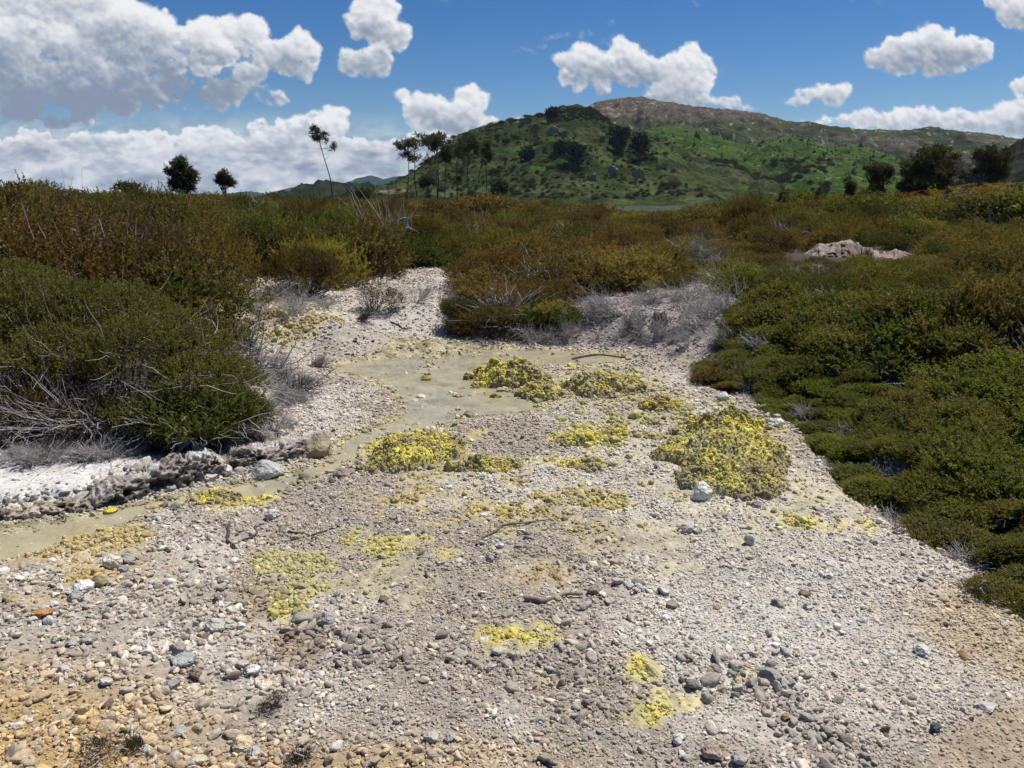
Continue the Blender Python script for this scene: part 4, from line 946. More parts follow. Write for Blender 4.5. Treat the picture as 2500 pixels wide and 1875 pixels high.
# ------------------------------------------------------------------ trees
LP=mat_leaf('pine_needles',(.038,.050,.017),(.062,.078,.024),(.11,.12,.034),trans=.25)
LB=mat_leaf('broadleaf_dark',(.030,.036,.012),(.052,.060,.019),(.09,.09,.03),trans=.2)
LK=mat_leaf('kanuka_leaf',(.045,.042,.016),(.080,.073,.026),(.13,.108,.038),trans=.2)
def tree(name,base,top,D,crown,label,mat,leafn,slen,seed,group=None,tr=.014,bark=None,limbs=14,tpl=None,cat='tree',spike=.3,extra=None,inner=.35,sink=1.5):
    """base/top image points at distance D, crown: list (px,py,rpx,squash)"""
    r=np.random.default_rng(seed); b=PD(base[0],base[1],D); tp=PD(top[0],top[1],D); tp[1]+=r.uniform(-.3,.3); gz_=Z(np.array([b[0]]),np.array([b[1]]))[0]; b[2]=min(b[2],gz_)
    o=empty(name,b,label,cat,group); m=D/F_; K=14; t=np.linspace(0,1,K); Hh=tp[2]-b[2]
    path=np.outer(t,tp-b); path[:,:2]+=np.stack([fbm2(t,t*0+k*3.3,.45,2,seed) for k in range(2)],1)*Hh*.022*np.sin(t*np.pi)[:,None]*1.6
    R0=tr*Hh; a=Acc(); v,f=tubes(path[None],(R0*(1-.75*t))[None],7); a.add(v,f); trunk_=a.build('trunk',bark or M_BARK,o)
    L=[]
    for (cx,cy,rr,sq) in crown:
        q=PD(cx,cy,D); L.append((q[0]-b[0],r.uniform(-.4,.4)*rr*m,q[2]-b[2],rr*m,rr*m*.9,rr*m*sq))
    Ls=np.array(L); wt=Ls[:,3]/Ls[:,3].sum(); n=limbs; w_=r.choice(len(Ls),n,p=wt); e=Ls[w_,:3]+r.normal(size=(n,3))*Ls[w_,3:]*.45
    hz=np.clip(e[:,2]-np.abs(e[:,0])*.6,Hh*.3,Hh*.97); s=np.stack([np.interp(hz,path[:,2],path[:,k]) for k in range(3)],1)
    tt=np.linspace(0,1,6)[None,:,None]; q=s[:,None]*(1-tt)+e[:,None]*tt+np.cumsum(r.normal(0,.015*Hh*.5,(n,6,3)),1)*tt; v,f=tubes(q,R0*.32*(1-.75*tt[:,:,0])*np.ones((n,1)),4); a=Acc(); a.add(v,f)
    for (x0,y0,x1,y1) in (extra or []):
        p0=PD(x0,y0,D)-b; p1=PD(x1,y1,D)-b; qq=(p0+(p1-p0)*np.linspace(0,1,5)[:,None])[None]; v,f=tubes(qq,(R0*.3*np.linspace(1,.4,5))[None],4); a.add(v,f)
    a.build('limbs',bark or M_BARK,trunk_)
    # clumps round the limb ends then sprays on the clumps
    if leafn:
        nc=max(8,int(leafn/15)); w_=r.choice(len(Ls),nc,p=Ls[:,3]**2/(Ls[:,3]**2).sum()); dd_=r.normal(size=(nc,3)); dd_/=np.linalg.norm(dd_,axis=1,keepdims=True)
        cc=Ls[w_,:3]+dd_*Ls[w_,3:]*(inner+(1-inner)*r.random(nc)**.5)[:,None]
        cr=Ls[w_,3]*r.uniform(.10,.24,nc)
        k=r.integers(0,nc,leafn); d=r.normal(size=(leafn,3)); d/=np.linalg.norm(d,axis=1,keepdims=True); p=cc[k]+d*cr[k][:,None]*r.random(leafn)[:,None]**.5*np.array([1,1,.7])
        a=Acc(); vv=np.clip(.45+.22*r.normal(size=nc)[k]+r.normal(0,.12,leafn),0,1); sprays(a,p,d*.7+np.array([0,0,spike]),slen*r.uniform(.7,1.3,leafn),r,tpl or SPRF,vv); a.build('crown',mat,o,smooth=False)
    return o
GP='tall pines in front of the hill'
tree('pine_tree',(726,449),(684,283),110,[(680,283,10,.8),(693,285,9,.8),(703,292,8,.9),(686,298,11,.7),(701,304,6,.8),(675,290,7,.9),(721,319,7,.9)],'lone tall pine leaning left with a small tuft of crown at the top',LP,520,.42,1,None,.0105,extra=[(694,322,722,318),(701,347,712,336),(694,322,688,320)],limbs=12)
pn=[((877,440),(882,303),[(875,312,20,.45),(862,320,14,.5),(890,312,12,.6),(880,335,16,.3),(893,345,10,.3)],'flat crowned pine furthest left in the row of pines'),
((905,428),(896,293),[(897,298,12,.7),(910,308,26,.5),(925,312,15,.6),(885,316,12,.6),(913,340,13,.6),(920,350,12,.35)],'wide crowned pine, second from the left in the row of pines'),
((946,425),(935,300),[(935,302,10,.8),(931,312,9,.8),(938,322,7,.8)],'slim pine leaning left beside the tall narrow trunked pine'),
((948,428),(942,293),[(945,298,14,.6),(950,308,13,.6),(940,312,8,.8),(955,320,6,.8)],'tall narrow trunked pine with a small round crown, middle of the row'),
((960,440),(966,305),[(966,312,8,1.0),(964,328,13,.9),(968,342,10,.9),(958,338,9,.8)],'dense dark crowned pine with a curved trunk'),
((987,435),(990,318),[(990,325,18,.7),(980,335,14,.7),(1000,335,14,.7),(1002,372,9,1.),(990,390,9,.8)],'bushy pine with leaves low on its trunk'),
((1018,423),(1013,301),[(1014,308,18,.55),(1025,318,14,.7),(1003,320,12,.7),(1030,330,9,.8)],'broad crowned pine right of the bushy pine'),
((1020,424),(1044,345),[(1044,348,5,.8)],'bare pole of a pine leaning right'),
((1054,428),(1051,312),[(1054,315,7,1.0),(1050,328,10,.9),(1060,335,8,.8),(1056,345,6,.8)],'thin crowned pine furthest right in the row'),
((924,423),(922,384),[(922,388,10,.7),(930,396,9,.7),(914,397,8,.7)],'young low pine under the row of tall pines'),
((1078,428),(1080,392),[(1078,395,10,1.),(1070,410,11,.9),(1088,408,11,.9)],'small loose willow-like tree right of the pines')]
for k,(b_,t_,c_,lab) in enumerate(pn):
    tree('pine_tree' if k<10 else 'small_tree',b_,t_,150+6*(k%3),c_,lab,LP,640 if k not in (7,) else 60,.60,20+k,GP if k<10 else None,.0105,limbs=16)
tree('broadleaf_tree',(395,430),(388,345),70,[(385,355,16,.8),(375,372,16,.9),(395,378,22,1.),(412,385,14,1.),(380,398,22,.9),(405,402,18,.8),(420,408,7,1.)],'big dark bushy broadleaf tree on the left skyline',LB,2600,.34,50,None,.02,limbs=24,inner=.2)
tree('round_topped_tree',(483,445),(487,372),75,[(484,383,14,.9),(492,391,13,.8),(478,393,10,.9),(500,397,7,.7),(485,412,4,1.3),(484,424,3,1.2)],'small dark tree with a ball shaped crown on a clothed stem, left skyline',LB,1100,.32,51,None,.02,limbs=12,inner=.1)
tree('spreading_tree',(275,435),(268,402),60,[(262,402,12,.35),(285,405,14,.35),(272,412,18,.4),(250,410,8,.4)],'pale green layered small tree on the left skyline',leafmat((.07,.072,.022),'pale_foliage'),500,.30,52,None,.012)
for k,(bx,tx,ty,lab) in enumerate([((337,420),342,385,'thin dead forked snag on the left skyline'),((733,459),727,418,'short black snag beside the lone leaning pine'),((763,436),759,400,'grey leaning pole snag right of the lone pine')]):
    tree('dead_snag',bx,(tx,ty),[65,108,120][k],[(tx+2,ty+4,4,1.)],lab,LB,0,.3,60+k,'dead snags on the plain',.016,bark=M_DARKW if k==1 else M_DEADT,limbs=4,cat='snag')
tree('rounded_tree',(783,450),(783,408),115,[(783,417,15,.8),(776,428,14,.9),(792,430,15,.9),(783,440,18,.7)],'rounded bushy olive tree between the lone pine and the row of pines',LK,1100,.5,64,None,.02,inner=.1)
# right-hand trees
tree('kanuka_tree',(1985,462),(2015,322),58,[(2030,335,30,.7),(2000,345,30,.7),(2052,360,26,.8),(1975,365,28,.7),(2020,375,36,.7),(1985,400,30,.8),(2035,400,24,.8),(1965,420,22,.9),(2000,430,26,.8),(1960,390,16,.9),(2062,340,12,.8),(1948,405,12,.8),(2075,380,14,.7),(1990,325,12,.6),(1940,430,14,.8),(2060,425,18,.7)],'largest dark tree at right with a broad spreading crown',LK,5200,.27,70,None,.02,limbs=40,inner=.15,spike=.45)
tree('kanuka_tree',(2127,412),(2140,325),62,[(2140,335,26,.7),(2120,345,20,.8),(2160,345,22,.8),(2130,362,24,.6),(2155,370,20,.7),(2110,330,10,.7),(2172,330,10,.8),(2102,372,11,.7),(2140,388,16,.6)],'dark tree with bare lower trunks near the right edge',LK,2200,.26,71,None,.02,limbs=30,inner=.15,spike=.45,extra=[(2127,412,2112,360),(2130,412,2150,375),(2146,412,2158,380)])
tree('kanuka_tree',(1900,430),(1900,357),64,[(1895,365,18,.7),(1910,372,16,.8),(1885,385,16,.8),(1905,395,20,.8),(1918,365,9,.7),(1876,368,7,.8),(1925,385,9,.8),(1890,412,18,.7)],'mid sized dark tree left of the largest tree at right',LK,1700,.26,72,None,.02,limbs=20,inner=.15)
tree('small_tree',(1835,445),(1835,388),55,[(1835,393,7,.8),(1838,403,9,.9),(1834,418,9,.9)],'small slim dark tree standing in the scrub left of the mid sized tree',LB,500,.24,73,None,.02,limbs=10)
def conifer(px,py,top,D,label,seed,grp):
    b=PD(px,py,D); b[2]=min(b[2],Z(np.array([b[0]]),np.array([b[1]]))[0]); tp=PD(px,top,D); o=empty('young_conifer',b,label,'conifer',grp); Hh=tp[2]-b[2]; r=np.random.default_rng(seed)
    a=Acc(); v,f=tubes((np.linspace(0,1,6)[:,None]*(tp-b))[None],(.012*Hh*np.linspace(1,.1,6))[None],5); a.add(v,f); a.build('trunk',M_BARK,o)
    n=int(130); h=np.sqrt(r.random(n)); h=1-h; az_=r.random(n)*6.28; d=np.stack([np.cos(az_),np.sin(az_),np.full(n,.45)],1); p=np.stack([np.zeros(n),np.zeros(n),h*Hh*.95+.05],1)
    a=Acc(); sprays(a,p,d,(.30*Hh*(1-h)+.03*Hh),r,SPRF); a.build('crown',LP,o,smooth=False); return o
CN='young conifers along the plain'
for k,(a_,b_,t_,D_,lab) in enumerate([(1773,420,378,60,'young conifer pointing above the scrub left of the small slim tree'),(1690,430,385,62,'bluish young conifer at the foot of the green slope'),(433,440,412,85,'young conifer spire just right of the big broadleaf tree'),(443,440,408,88,'tallest young conifer spire between the two left skyline trees'),(460,440,415,90,'young conifer spire left of the ball crowned tree'),(472,441,418,88,'short young conifer spire touching the ball crowned tree'),(530,440,420,95,'young conifer spire right of the ball crowned tree'),(560,442,424,98,'small conifer spire below the far blue hill'),(236,432,412,75,'conifer spire left of the pale layered tree'),(640,440,420,100,'dark conifer spire below the plantation hill'),(1300,452,432,140,'lone small conifer at the foot of the hill')]):
    conifer(a_,b_,t_,D_,lab,80+k,CN)
# rank of uncounted young conifers on the left skyline
def conifer_band():
    r=np.random.default_rng(3); a=Acc()
    for k in range(4): pass
    protos=[]
    for s in range(3):
        rr=np.random.default_rng(s+90); n=110; h=1-np.sqrt(rr.random(n)); az_=rr.random(n)*6.28; d=np.stack([np.cos(az_),np.sin(az_),np.full(n,.45)],1); p=np.stack([np.zeros(n),np.zeros(n),h*.95],1); a=Acc(); sprays(a,p,d,.26*(1-h)+.03,rr,SPRF)
        protos.append(mesh('conifer_shape_%d'%s,np.concatenate(a.v),np.concatenate(a.f),M_LEAF,linkit=False,attrs={'lv':np.concatenate(a.a)},smooth=False))
    c=proto_coll('conifer_shapes',protos)
    n=260; px=r.uniform(-100,860,n); D=r.uniform(85,140,n); x=(px-CX)/F_*D; z=Z(x,D); vv=r.uniform(412,432,n)+np.where(px<330,-14,0); el=(CY-vv)/F_; hg=np.maximum(CAM+D*(-sp+el*cp)/(cp+el*sp)-z,.4)
    o=scatter('young_plantation',np.stack([x,D,z],1),np.stack([r.normal(0,.03,n),r.normal(0,.03,n),r.random(n)*6],1),np.stack([hg,hg,hg],1),r.integers(0,3,n),np.array([.045,.06,.024])*np.exp(r.normal(0,.15,(n,1))),c); tag(o,'rank of young conifer tips along the left skyline','young conifers',kind='stuff')
    return c
C_CON=conifer_band()
# tree ferns / bracken on the right rise
def ferns():
    protos=[]
    for s in range(3):
        r=np.random.default_rng(s+70); n=13; a=Acc(); K=9; t=np.linspace(0,1,K)
        for j in range(n):
            az_=j/n*6.28+r.normal(0,.15); L=r.uniform(.75,1.1); c_=np.stack([np.cos(az_)*t*L,np.sin(az_)*t*L,.55*np.sin(t*2.2)*L*.8],1); w_=.13*np.sin(np.clip(t*1.1+.15,0,1)*np.pi)**.7+.01; sd=np.array([-math.sin(az_),math.cos(az_),0])
            # pinnae: separate slender quads on both sides
            for q in range(1,K):
                for sg in (-1,1):
                    b0=c_[q]; e=b0+sd*sg*w_[q]*1.5+(c_[q]-c_[q-1])*.5-np.array([0,0,.03]); h_=(c_[q]-c_[q-1])*.22
                    a.add(np.array([b0-h_,e-h_*.3,e+h_*.3,b0+h_]),np.array([[0,1,2,3]]),float(np.clip(r.normal(.5,.2),0,1)))
        protos.append(mesh('fern_shape_%d'%s,np.concatenate(a.v),np.concatenate(a.f),M_LEAF,linkit=False,attrs={'lv':np.concatenate(a.a)},smooth=False))
    c=proto_coll('fern_shapes',protos); r=np.random.default_rng(4); n=520
    px=np.concatenate([r.uniform(2010,2600,380),r.uniform(1780,2010,140)]); D=np.concatenate([r.uniform(44,72,380),r.uniform(48,60,140)]); x=(px-CX)/F_*D; z=Z(x,D)+r.uniform(.7,1.7,n)
    s=r.uniform(.7,1.2,n); tn=np.where(r.random((n,1))<.6,np.array([.13,.105,.028]),np.array([.09,.055,.022]))*np.exp(r.normal(0,.2,(n,1)))
    o=scatter('bracken_fern',np.stack([x,D,z],1),np.stack([r.normal(0,.2,n),r.normal(0,.2,n),r.random(n)*6],1),np.stack([s,s,s],1),r.integers(0,3,n),tn,c); tag(o,'yellowish fern fronds on the rise around the right hand trees','ferns',kind='stuff')
ferns()
print('trees',time.time()-T0)

# ------------------------------------------------------------------ pink outcrop
def outcrop():
    b=PD(1850,585,30); n,m_=240,120; u=np.linspace(1715,1995,n); 
    top=3.5*fbm2(u,u*0,22,3,6)+np.interp(u,[1715,1735,1770,1830,1880,1905,1940,1975,1995],[574,548,524,521,534,546,541,551,566]); bot=np.interp(u,[1715,1800,1850,1920,1960,1995],[575,565,585,600,590,575])
    t=np.linspace(0,1,m_); U,T=np.meshgrid(u,t,indexing='ij'); D=29.3+3.6*np.clip(T-.1,0,1)**1.3+.45*fbm2(U,T*80,26,4,3)+.35*np.abs(fbm2(U,T*25,12,3,5))
    v_=bot[:,None]+(top-bot)[:,None]*(1-(1-T)**1.6)+0*U; a_=(U-CX)/F_; bb=(CY-v_)/F_; dy=cp+bb*sp; dz=-sp+bb*cp; k=D/dy; x=a_*k; z=CAM+dz*k; z=z+.05*fbm2(U,T*60,9,3,8)
    ext=np.stack([x[:,-1],D[:,-1]+2.0,z[:,-1]-.6],1); x=np.concatenate([x,ext[:,:1]],1); D=np.concatenate([D,ext[:,1:2]],1); z=np.concatenate([z,ext[:,2:]],1)
    v=np.stack([x.ravel()-b[0],D.ravel()-b[1],z.ravel()-b[2]],1)
    UU=np.concatenate([U,U[:,-1:]],1).ravel(); TT=np.concatenate([T,T[:,-1:]*1.05],1).ravel(); q=fbm2(UU,TT*60,28,4,9); q2=fbm2(UU,TT*18,6,3,10)
    c=mix((.155,.118,.10),(.25,.215,.19),ss(-.3,.4,q)); c=mix(c,(.24,.14,.10),ss(.2,.6,q2)*.7*(TT<.9)); c=mix(c,(.27,.245,.22),ss(.8,.95,TT)*.7); c=mix(c,(.11,.085,.06),ss(.25,.6,-q2)*.8*(TT<.85))
    o=mesh('rock_outcrop',v,grid_faces(n,m_+1)[:,::-1],M_ROCK,cols={'col':c},loc=b); tag(o,'pink and white eroded rock outcrop standing in the scrub at right','rock outcrop')
outcrop()

# ------------------------------------------------------------------ hills
def hill(name,prof,Dr,Db,label,colf,seed,step=3.0,nt_=150,amp=3.0,back=120,curve=1.25,mat=None,foot=-1.0,rough=1.0):
    us=np.arange(prof[0][0],prof[-1][0]+1,step); vy=np.interp(us,[p[0] for p in prof],[p[1] for p in prof]); vy=vy+.9*rough*fbm2(us,us*0,14,3,seed)
    b=(CY-vy)/F_; zr=CAM+(-sp+b*cp)*Dr/(cp+b*sp)
    t=np.linspace(0,1,nt_); U,T=np.meshgrid(us,t,indexing='ij'); D=Db+(Dr-Db)*T; sh=ss(0,1,T)*.45+.55*T**curve
    hz=foot+(zr[:,None]-foot)*sh
    x0=(U-CX)/F_*D/1.0
    # correct x for the pitch so that columns stay on their azimuth
    x0=(U-CX)/F_*Dr/(cp+b[:,None]*sp)*D/Dr
    fall=np.sin(np.clip(T,0,1)*np.pi)**.8
    ridg=1-np.abs(fbm2(x0,D*.35,55,4,seed+1))*1.6
    hz=hz+fall*amp*(ridg*2.2+fbm2(x0,D,14,4,seed+2)*.9)
    hz=hz+.25*amp*fbm2(x0,D,4.5,3,seed+4)*ss(0,.1,T)*.8
    ex=x0[:,-1:]*1.08; eD=D[:,-1:]+back; ez=np.maximum(hz[:,-1:]-back*.25,-9)
    X=np.concatenate([x0,ex],1); Y=np.concatenate([D,eD],1); Zz=np.concatenate([hz,ez],1)
    px,py=topx(X.ravel(),Y.ravel(),Zz.ravel()); c=colf(X.ravel(),Y.ravel(),px,py)
    o=mesh(name,np.stack([X.ravel(),Y.ravel(),Zz.ravel()],1),grid_faces(len(us),nt_+1)[:,::-1],mat or M_HILL,cols={'col':c}); tag(o,kind='structure'); return o,(us,Dr,X,Y,Zz)
def c_spur(x,y,px,py):
    n=fbm2(x,y,26,4,1); n2=fbm2(x,y,6,3,2); c=mix((.031,.043,.016),(.056,.066,.027),ss(-.4,.5,n+.6*n2)); c=mix(c,(.044,.080,.018),ss(.1,.7,fbm2(x,y,40,3,3))*.7)
    c=mix(c,(.018,.028,.012),ss(.15,.5,fbm2(x,y,18,4,5)-.1)*.75)
    dk=ss(0,.6,1-((px-1225-.5*(py-250))/60)**2-((py-255)/28)**2); c=mix(c,(.016,.028,.010),dk*.8)  # cloud shadow over dark foliage on the shoulder, painted into the slope colour
    c=mix(c,(.30,.22,.13),ss(.2,.6,1-((px-1085)/45)**2-((py-262)/5)**2)*.8); c=mix(c,(.28,.22,.14),ss(.1,.5,1-((px-850)/35)**2-((py-413)/7)**2)*.7)
    return c
def c_mid(x,y,px,py):
    n=fbm2(x,y,30,4,11); c=mix((.036,.066,.014),(.050,.080,.019),ss(-.4,.4,n)); c=mix(c,(.030,.045,.014),ss(.25,.7,fbm2(x,y,22,4,13))*.7); c=mix(c,(.16,.15,.10),ss(.72,.85,fbm2(x,y,5,3,15))*.6)
    return mix(c,(.028,.040,.015),ss(360,420,py)*ss(1750,1400,px)*.8)
def c_rear(x,y,px,py):
    n=fbm2(x,y,40,4,21); c=mix((.040,.046,.024),(.080,.074,.050),ss(-.4,.5,n))
    top=ss(1240,1300,px)*ss(1760,1600,px)*ss(272,240,py-.03*(px-1400)+10*fbm2(x,y,30,3,22)); c=mix(c,(.088,.074,.058),top); c=mix(c,(.20,.145,.10),top*.8*ss(.4,.9,fbm2(x,y*.6,16,4,24)+.5*ss(1450,1280,px)-.2)*.8)
    c=mix(c,(.042,.062,.020),ss(0,.5,fbm2(x,y,70,3,25))*.6*(1-top)); c=mix(c,(.34,.31,.26),ss(.85,.98,fbm2(x,y*.5,4.2,2,27))*.6)
    return mix(c,(.22,.17,.12),ss(.3,.0,np.abs(py-300-.01*(px-1800)-2*fbm2(x,y,30,2,31))/8)*(px>1750)*.25)
rear,_=hill('hill_ridge',[(1050,330),(1180,262),(1260,234),(1290,221),(1350,211),(1390,210),(1430,219),(1500,231),(1560,236),(1650,246),(1700,262),(1760,267),(1800,275),(1850,280),(1950,281),(2010,276),(2060,283),(2110,287),(2160,293),(2212,305),(2400,330),(2700,390)],1050,640,'',c_rear,100,2.6,230,5,300)
midh,MID=hill('hill_pasture',[(1180,420),(1300,300),(1400,280),(1444,271),(1500,280),(1560,295),(1603,313),(1650,302),(1704,293),(1750,303),(1786,317),(1840,315),(1894,324),(1930,338),(1956,353),(2000,385),(2080,420)],640,380,'',c_mid,110,2.4,200,2.5,90)
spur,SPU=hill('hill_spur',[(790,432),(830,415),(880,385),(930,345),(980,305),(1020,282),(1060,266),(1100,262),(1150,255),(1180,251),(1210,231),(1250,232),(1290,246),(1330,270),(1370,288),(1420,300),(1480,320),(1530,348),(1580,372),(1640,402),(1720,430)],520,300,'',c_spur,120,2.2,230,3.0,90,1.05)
def c_far(x,y,px,py): return mix((.014,.024,.022),(.022,.034,.028),ss(-.3,.3,fbm2(x,y,150,3,1)))
def c_for(x,y,px,py): return mix((.010,.017,.010),(.022,.030,.014),ss(-.3,.3,fbm2(x,y,20,3,1)))
hill('far_hill',[(420,440),(500,418),(540,414),(575,420),(610,410),(630,406),(660,414),(700,402),(745,398),(770,385),(800,379),(830,387),(850,382),(870,380),(900,395),(960,400),(1100,430)],4200,2600,'',c_far,130,2.5,60,5,900,1.1,M_FAR,foot=-5,rough=.8)
hill('far_hill',[(-700,430),(-300,425),(100,432),(400,436),(520,430),(640,440)],3400,2200,'',c_far,131,4,40,4,900,1.1,M_FAR,foot=-5,rough=.8)
hill('plantation_hill',[(600,440),(640,412),(660,405),(690,402),(730,404),(770,403),(800,408),(830,414),(870,435)],900,620,'',c_for,132,1.2,60,4,200,1.0,M_HILL,rough=1.6)
hill('plantation_hill',[(790,440),(850,418),(880,405),(920,395),(980,400)],1300,1000,'',c_for,133,1.2,60,4,200,1.0,M_HILL,rough=2.0)
hill('forest_slope',[(2160,400),(2180,330),(2195,308),(2212,300),(2300,290),(2500,300),(2700,330)],300,200,'',lambda x,y,px,py: mix((.016,.020,.013),(.035,.036,.028),ss(-.3,.4,fbm2(x,y,9,3,1))),134,2,80,2,90,1.0,M_HILL,rough=4)
# scrub and saplings growing on the hills (uncounted)
def on_hill(MM,u0,u1,v0,v1,n,seed,coll,nl,size,tint,name,label,dens=None,flatz=.8):
    us,Dr,X,Y,Zz=MM; px,py=topx(X[:,:-1],Y[:,:-1],Zz[:,:-1]); m=(px>u0)&(px<u1)&(py>v0)&(py<v1)
    if dens is not None: m&=dens(X[:,:-1],Y[:,:-1],px,py)
    I=np.argwhere(m); r=np.random.default_rng(seed); k=I[r.integers(0,len(I),n)]; x=X[k[:,0],k[:,1]]; y=Y[k[:,0],k[:,1]]; z=Zz[k[:,0],k[:,1]]
    s=size*r.lognormal(0,.4,n); o=scatter(name,np.stack([x,y,z-.2*s],1),np.stack([0*s,0*s,r.random(n)*6],1),np.stack([s,s,s*flatz],1),r.integers(0,nl,n),np.array(tint)*np.exp(r.normal(0,.25,(n,1))),coll); tag(o,label,'hill scrub',kind='stuff'); return o
on_hill(SPU,830,1640,240,430,1500,1,C_FAR,4,.95,(.048,.058,.024),'hill_scrub','dark scrub clumps on the front slope of the hill',lambda x,y,px,py:(fbm2(x,y,30,3,71)>.0)|(np.hypot((px-1200)/60,(py-320)/45)<1)|(np.hypot((px-1010)/90,(py-415)/18)<1),1.1)
on_hill(SPU,1180,1420,235,262,380,8,C_FAR,4,.9,(.030,.042,.016),'hill_bush','dark bushes along the shoulder of the front hill',None,1.2)
on_hill(MID,1380,1960,285,400,420,2,C_CON,3,3.0,(.030,.045,.018),'hill_saplings','dark saplings dotted over the bright green slope')
on_hill(MID,1280,1800,345,420,240,3,C_FAR,4,2.2,(.036,.048,.02),'slope_scrub','dark scrub belt at the foot of the green slope',lambda x,y,px,py:fbm2(x,y,26,3,72)>-.05,1.1)
GH='trees standing on the front hill'
def hilltree(px,py,top,w_,D,label,seed):
    b=PD(px,py,D); r=w_
    tree('hillside_tree',(px,py),(px,top),D,[(px-r*.3,(py+top)/2+(top-py)*.12,r*.6,.8),(px+r*.35,(py+top)/2,r*.55,.8),(px,top+r*.6,r*.5,.8),(px-r*.1,py-r*.5,r*.6,.7)],label,mat_leaf('hill_tree_leaf',(.010,.015,.007),(.018,.024,.010),(.03,.036,.014),trans=.15),420,2.6,seed,GH,.03,limbs=8,inner=.2,cat='tree')
def spur_D(px,py):
    us,Dr,X,Y,Zz=SPU; a,b=topx(X[:,:-1],Y[:,:-1],Zz[:,:-1]); k=np.argmin((a-px)**2+(b-py)**2); return Y[:,:-1].ravel()[k]
for k,(a_,b_,t_,w_,lab) in enumerate([(1338,322,272,24,'upper left of the two big dark trees on the hill'),(1382,340,288,30,'largest dark tree on the hill, right of its neighbour'),(1246,358,310,22,'dark feathery tree in the middle of the front hill'),(1213,330,312,14,'small dark tree among the bushes on the hill'),(1196,256,238,14,'bush shaped tree on the shoulder of the hill'),(1140,345,325,16,'left one of the small dark trees on the hill')]):
    hilltree(a_,b_,t_,w_,spur_D(a_,b_)-3,lab,700+k)
# pale crags on the hill
for k,(a_,b_,w_,lab) in enumerate([(1324,373,15,'large pale rock crag on the lower hill'),(1283,385,9,'narrow pale rock crag left of the large crag'),(1196,285,12,'grey rock crag high on the shoulder of the hill'),(1378,378,12,'dark grey rock crag right of the large pale crag')]):
    D=spur_D(a_,b_)-2; q=PD(a_,b_,D); v,f=stone_v(ICO4,900+k,1.3,.9,.2); v=v*(w_*D/F_)*np.array([.8,.5,1]); o=mesh('hill_crag',v,f,M_ST,loc=q); o.color=(.25,.215,.165,1); tag(o,lab,'crag','rock crags on the hill')
print('hills',time.time()-T0)

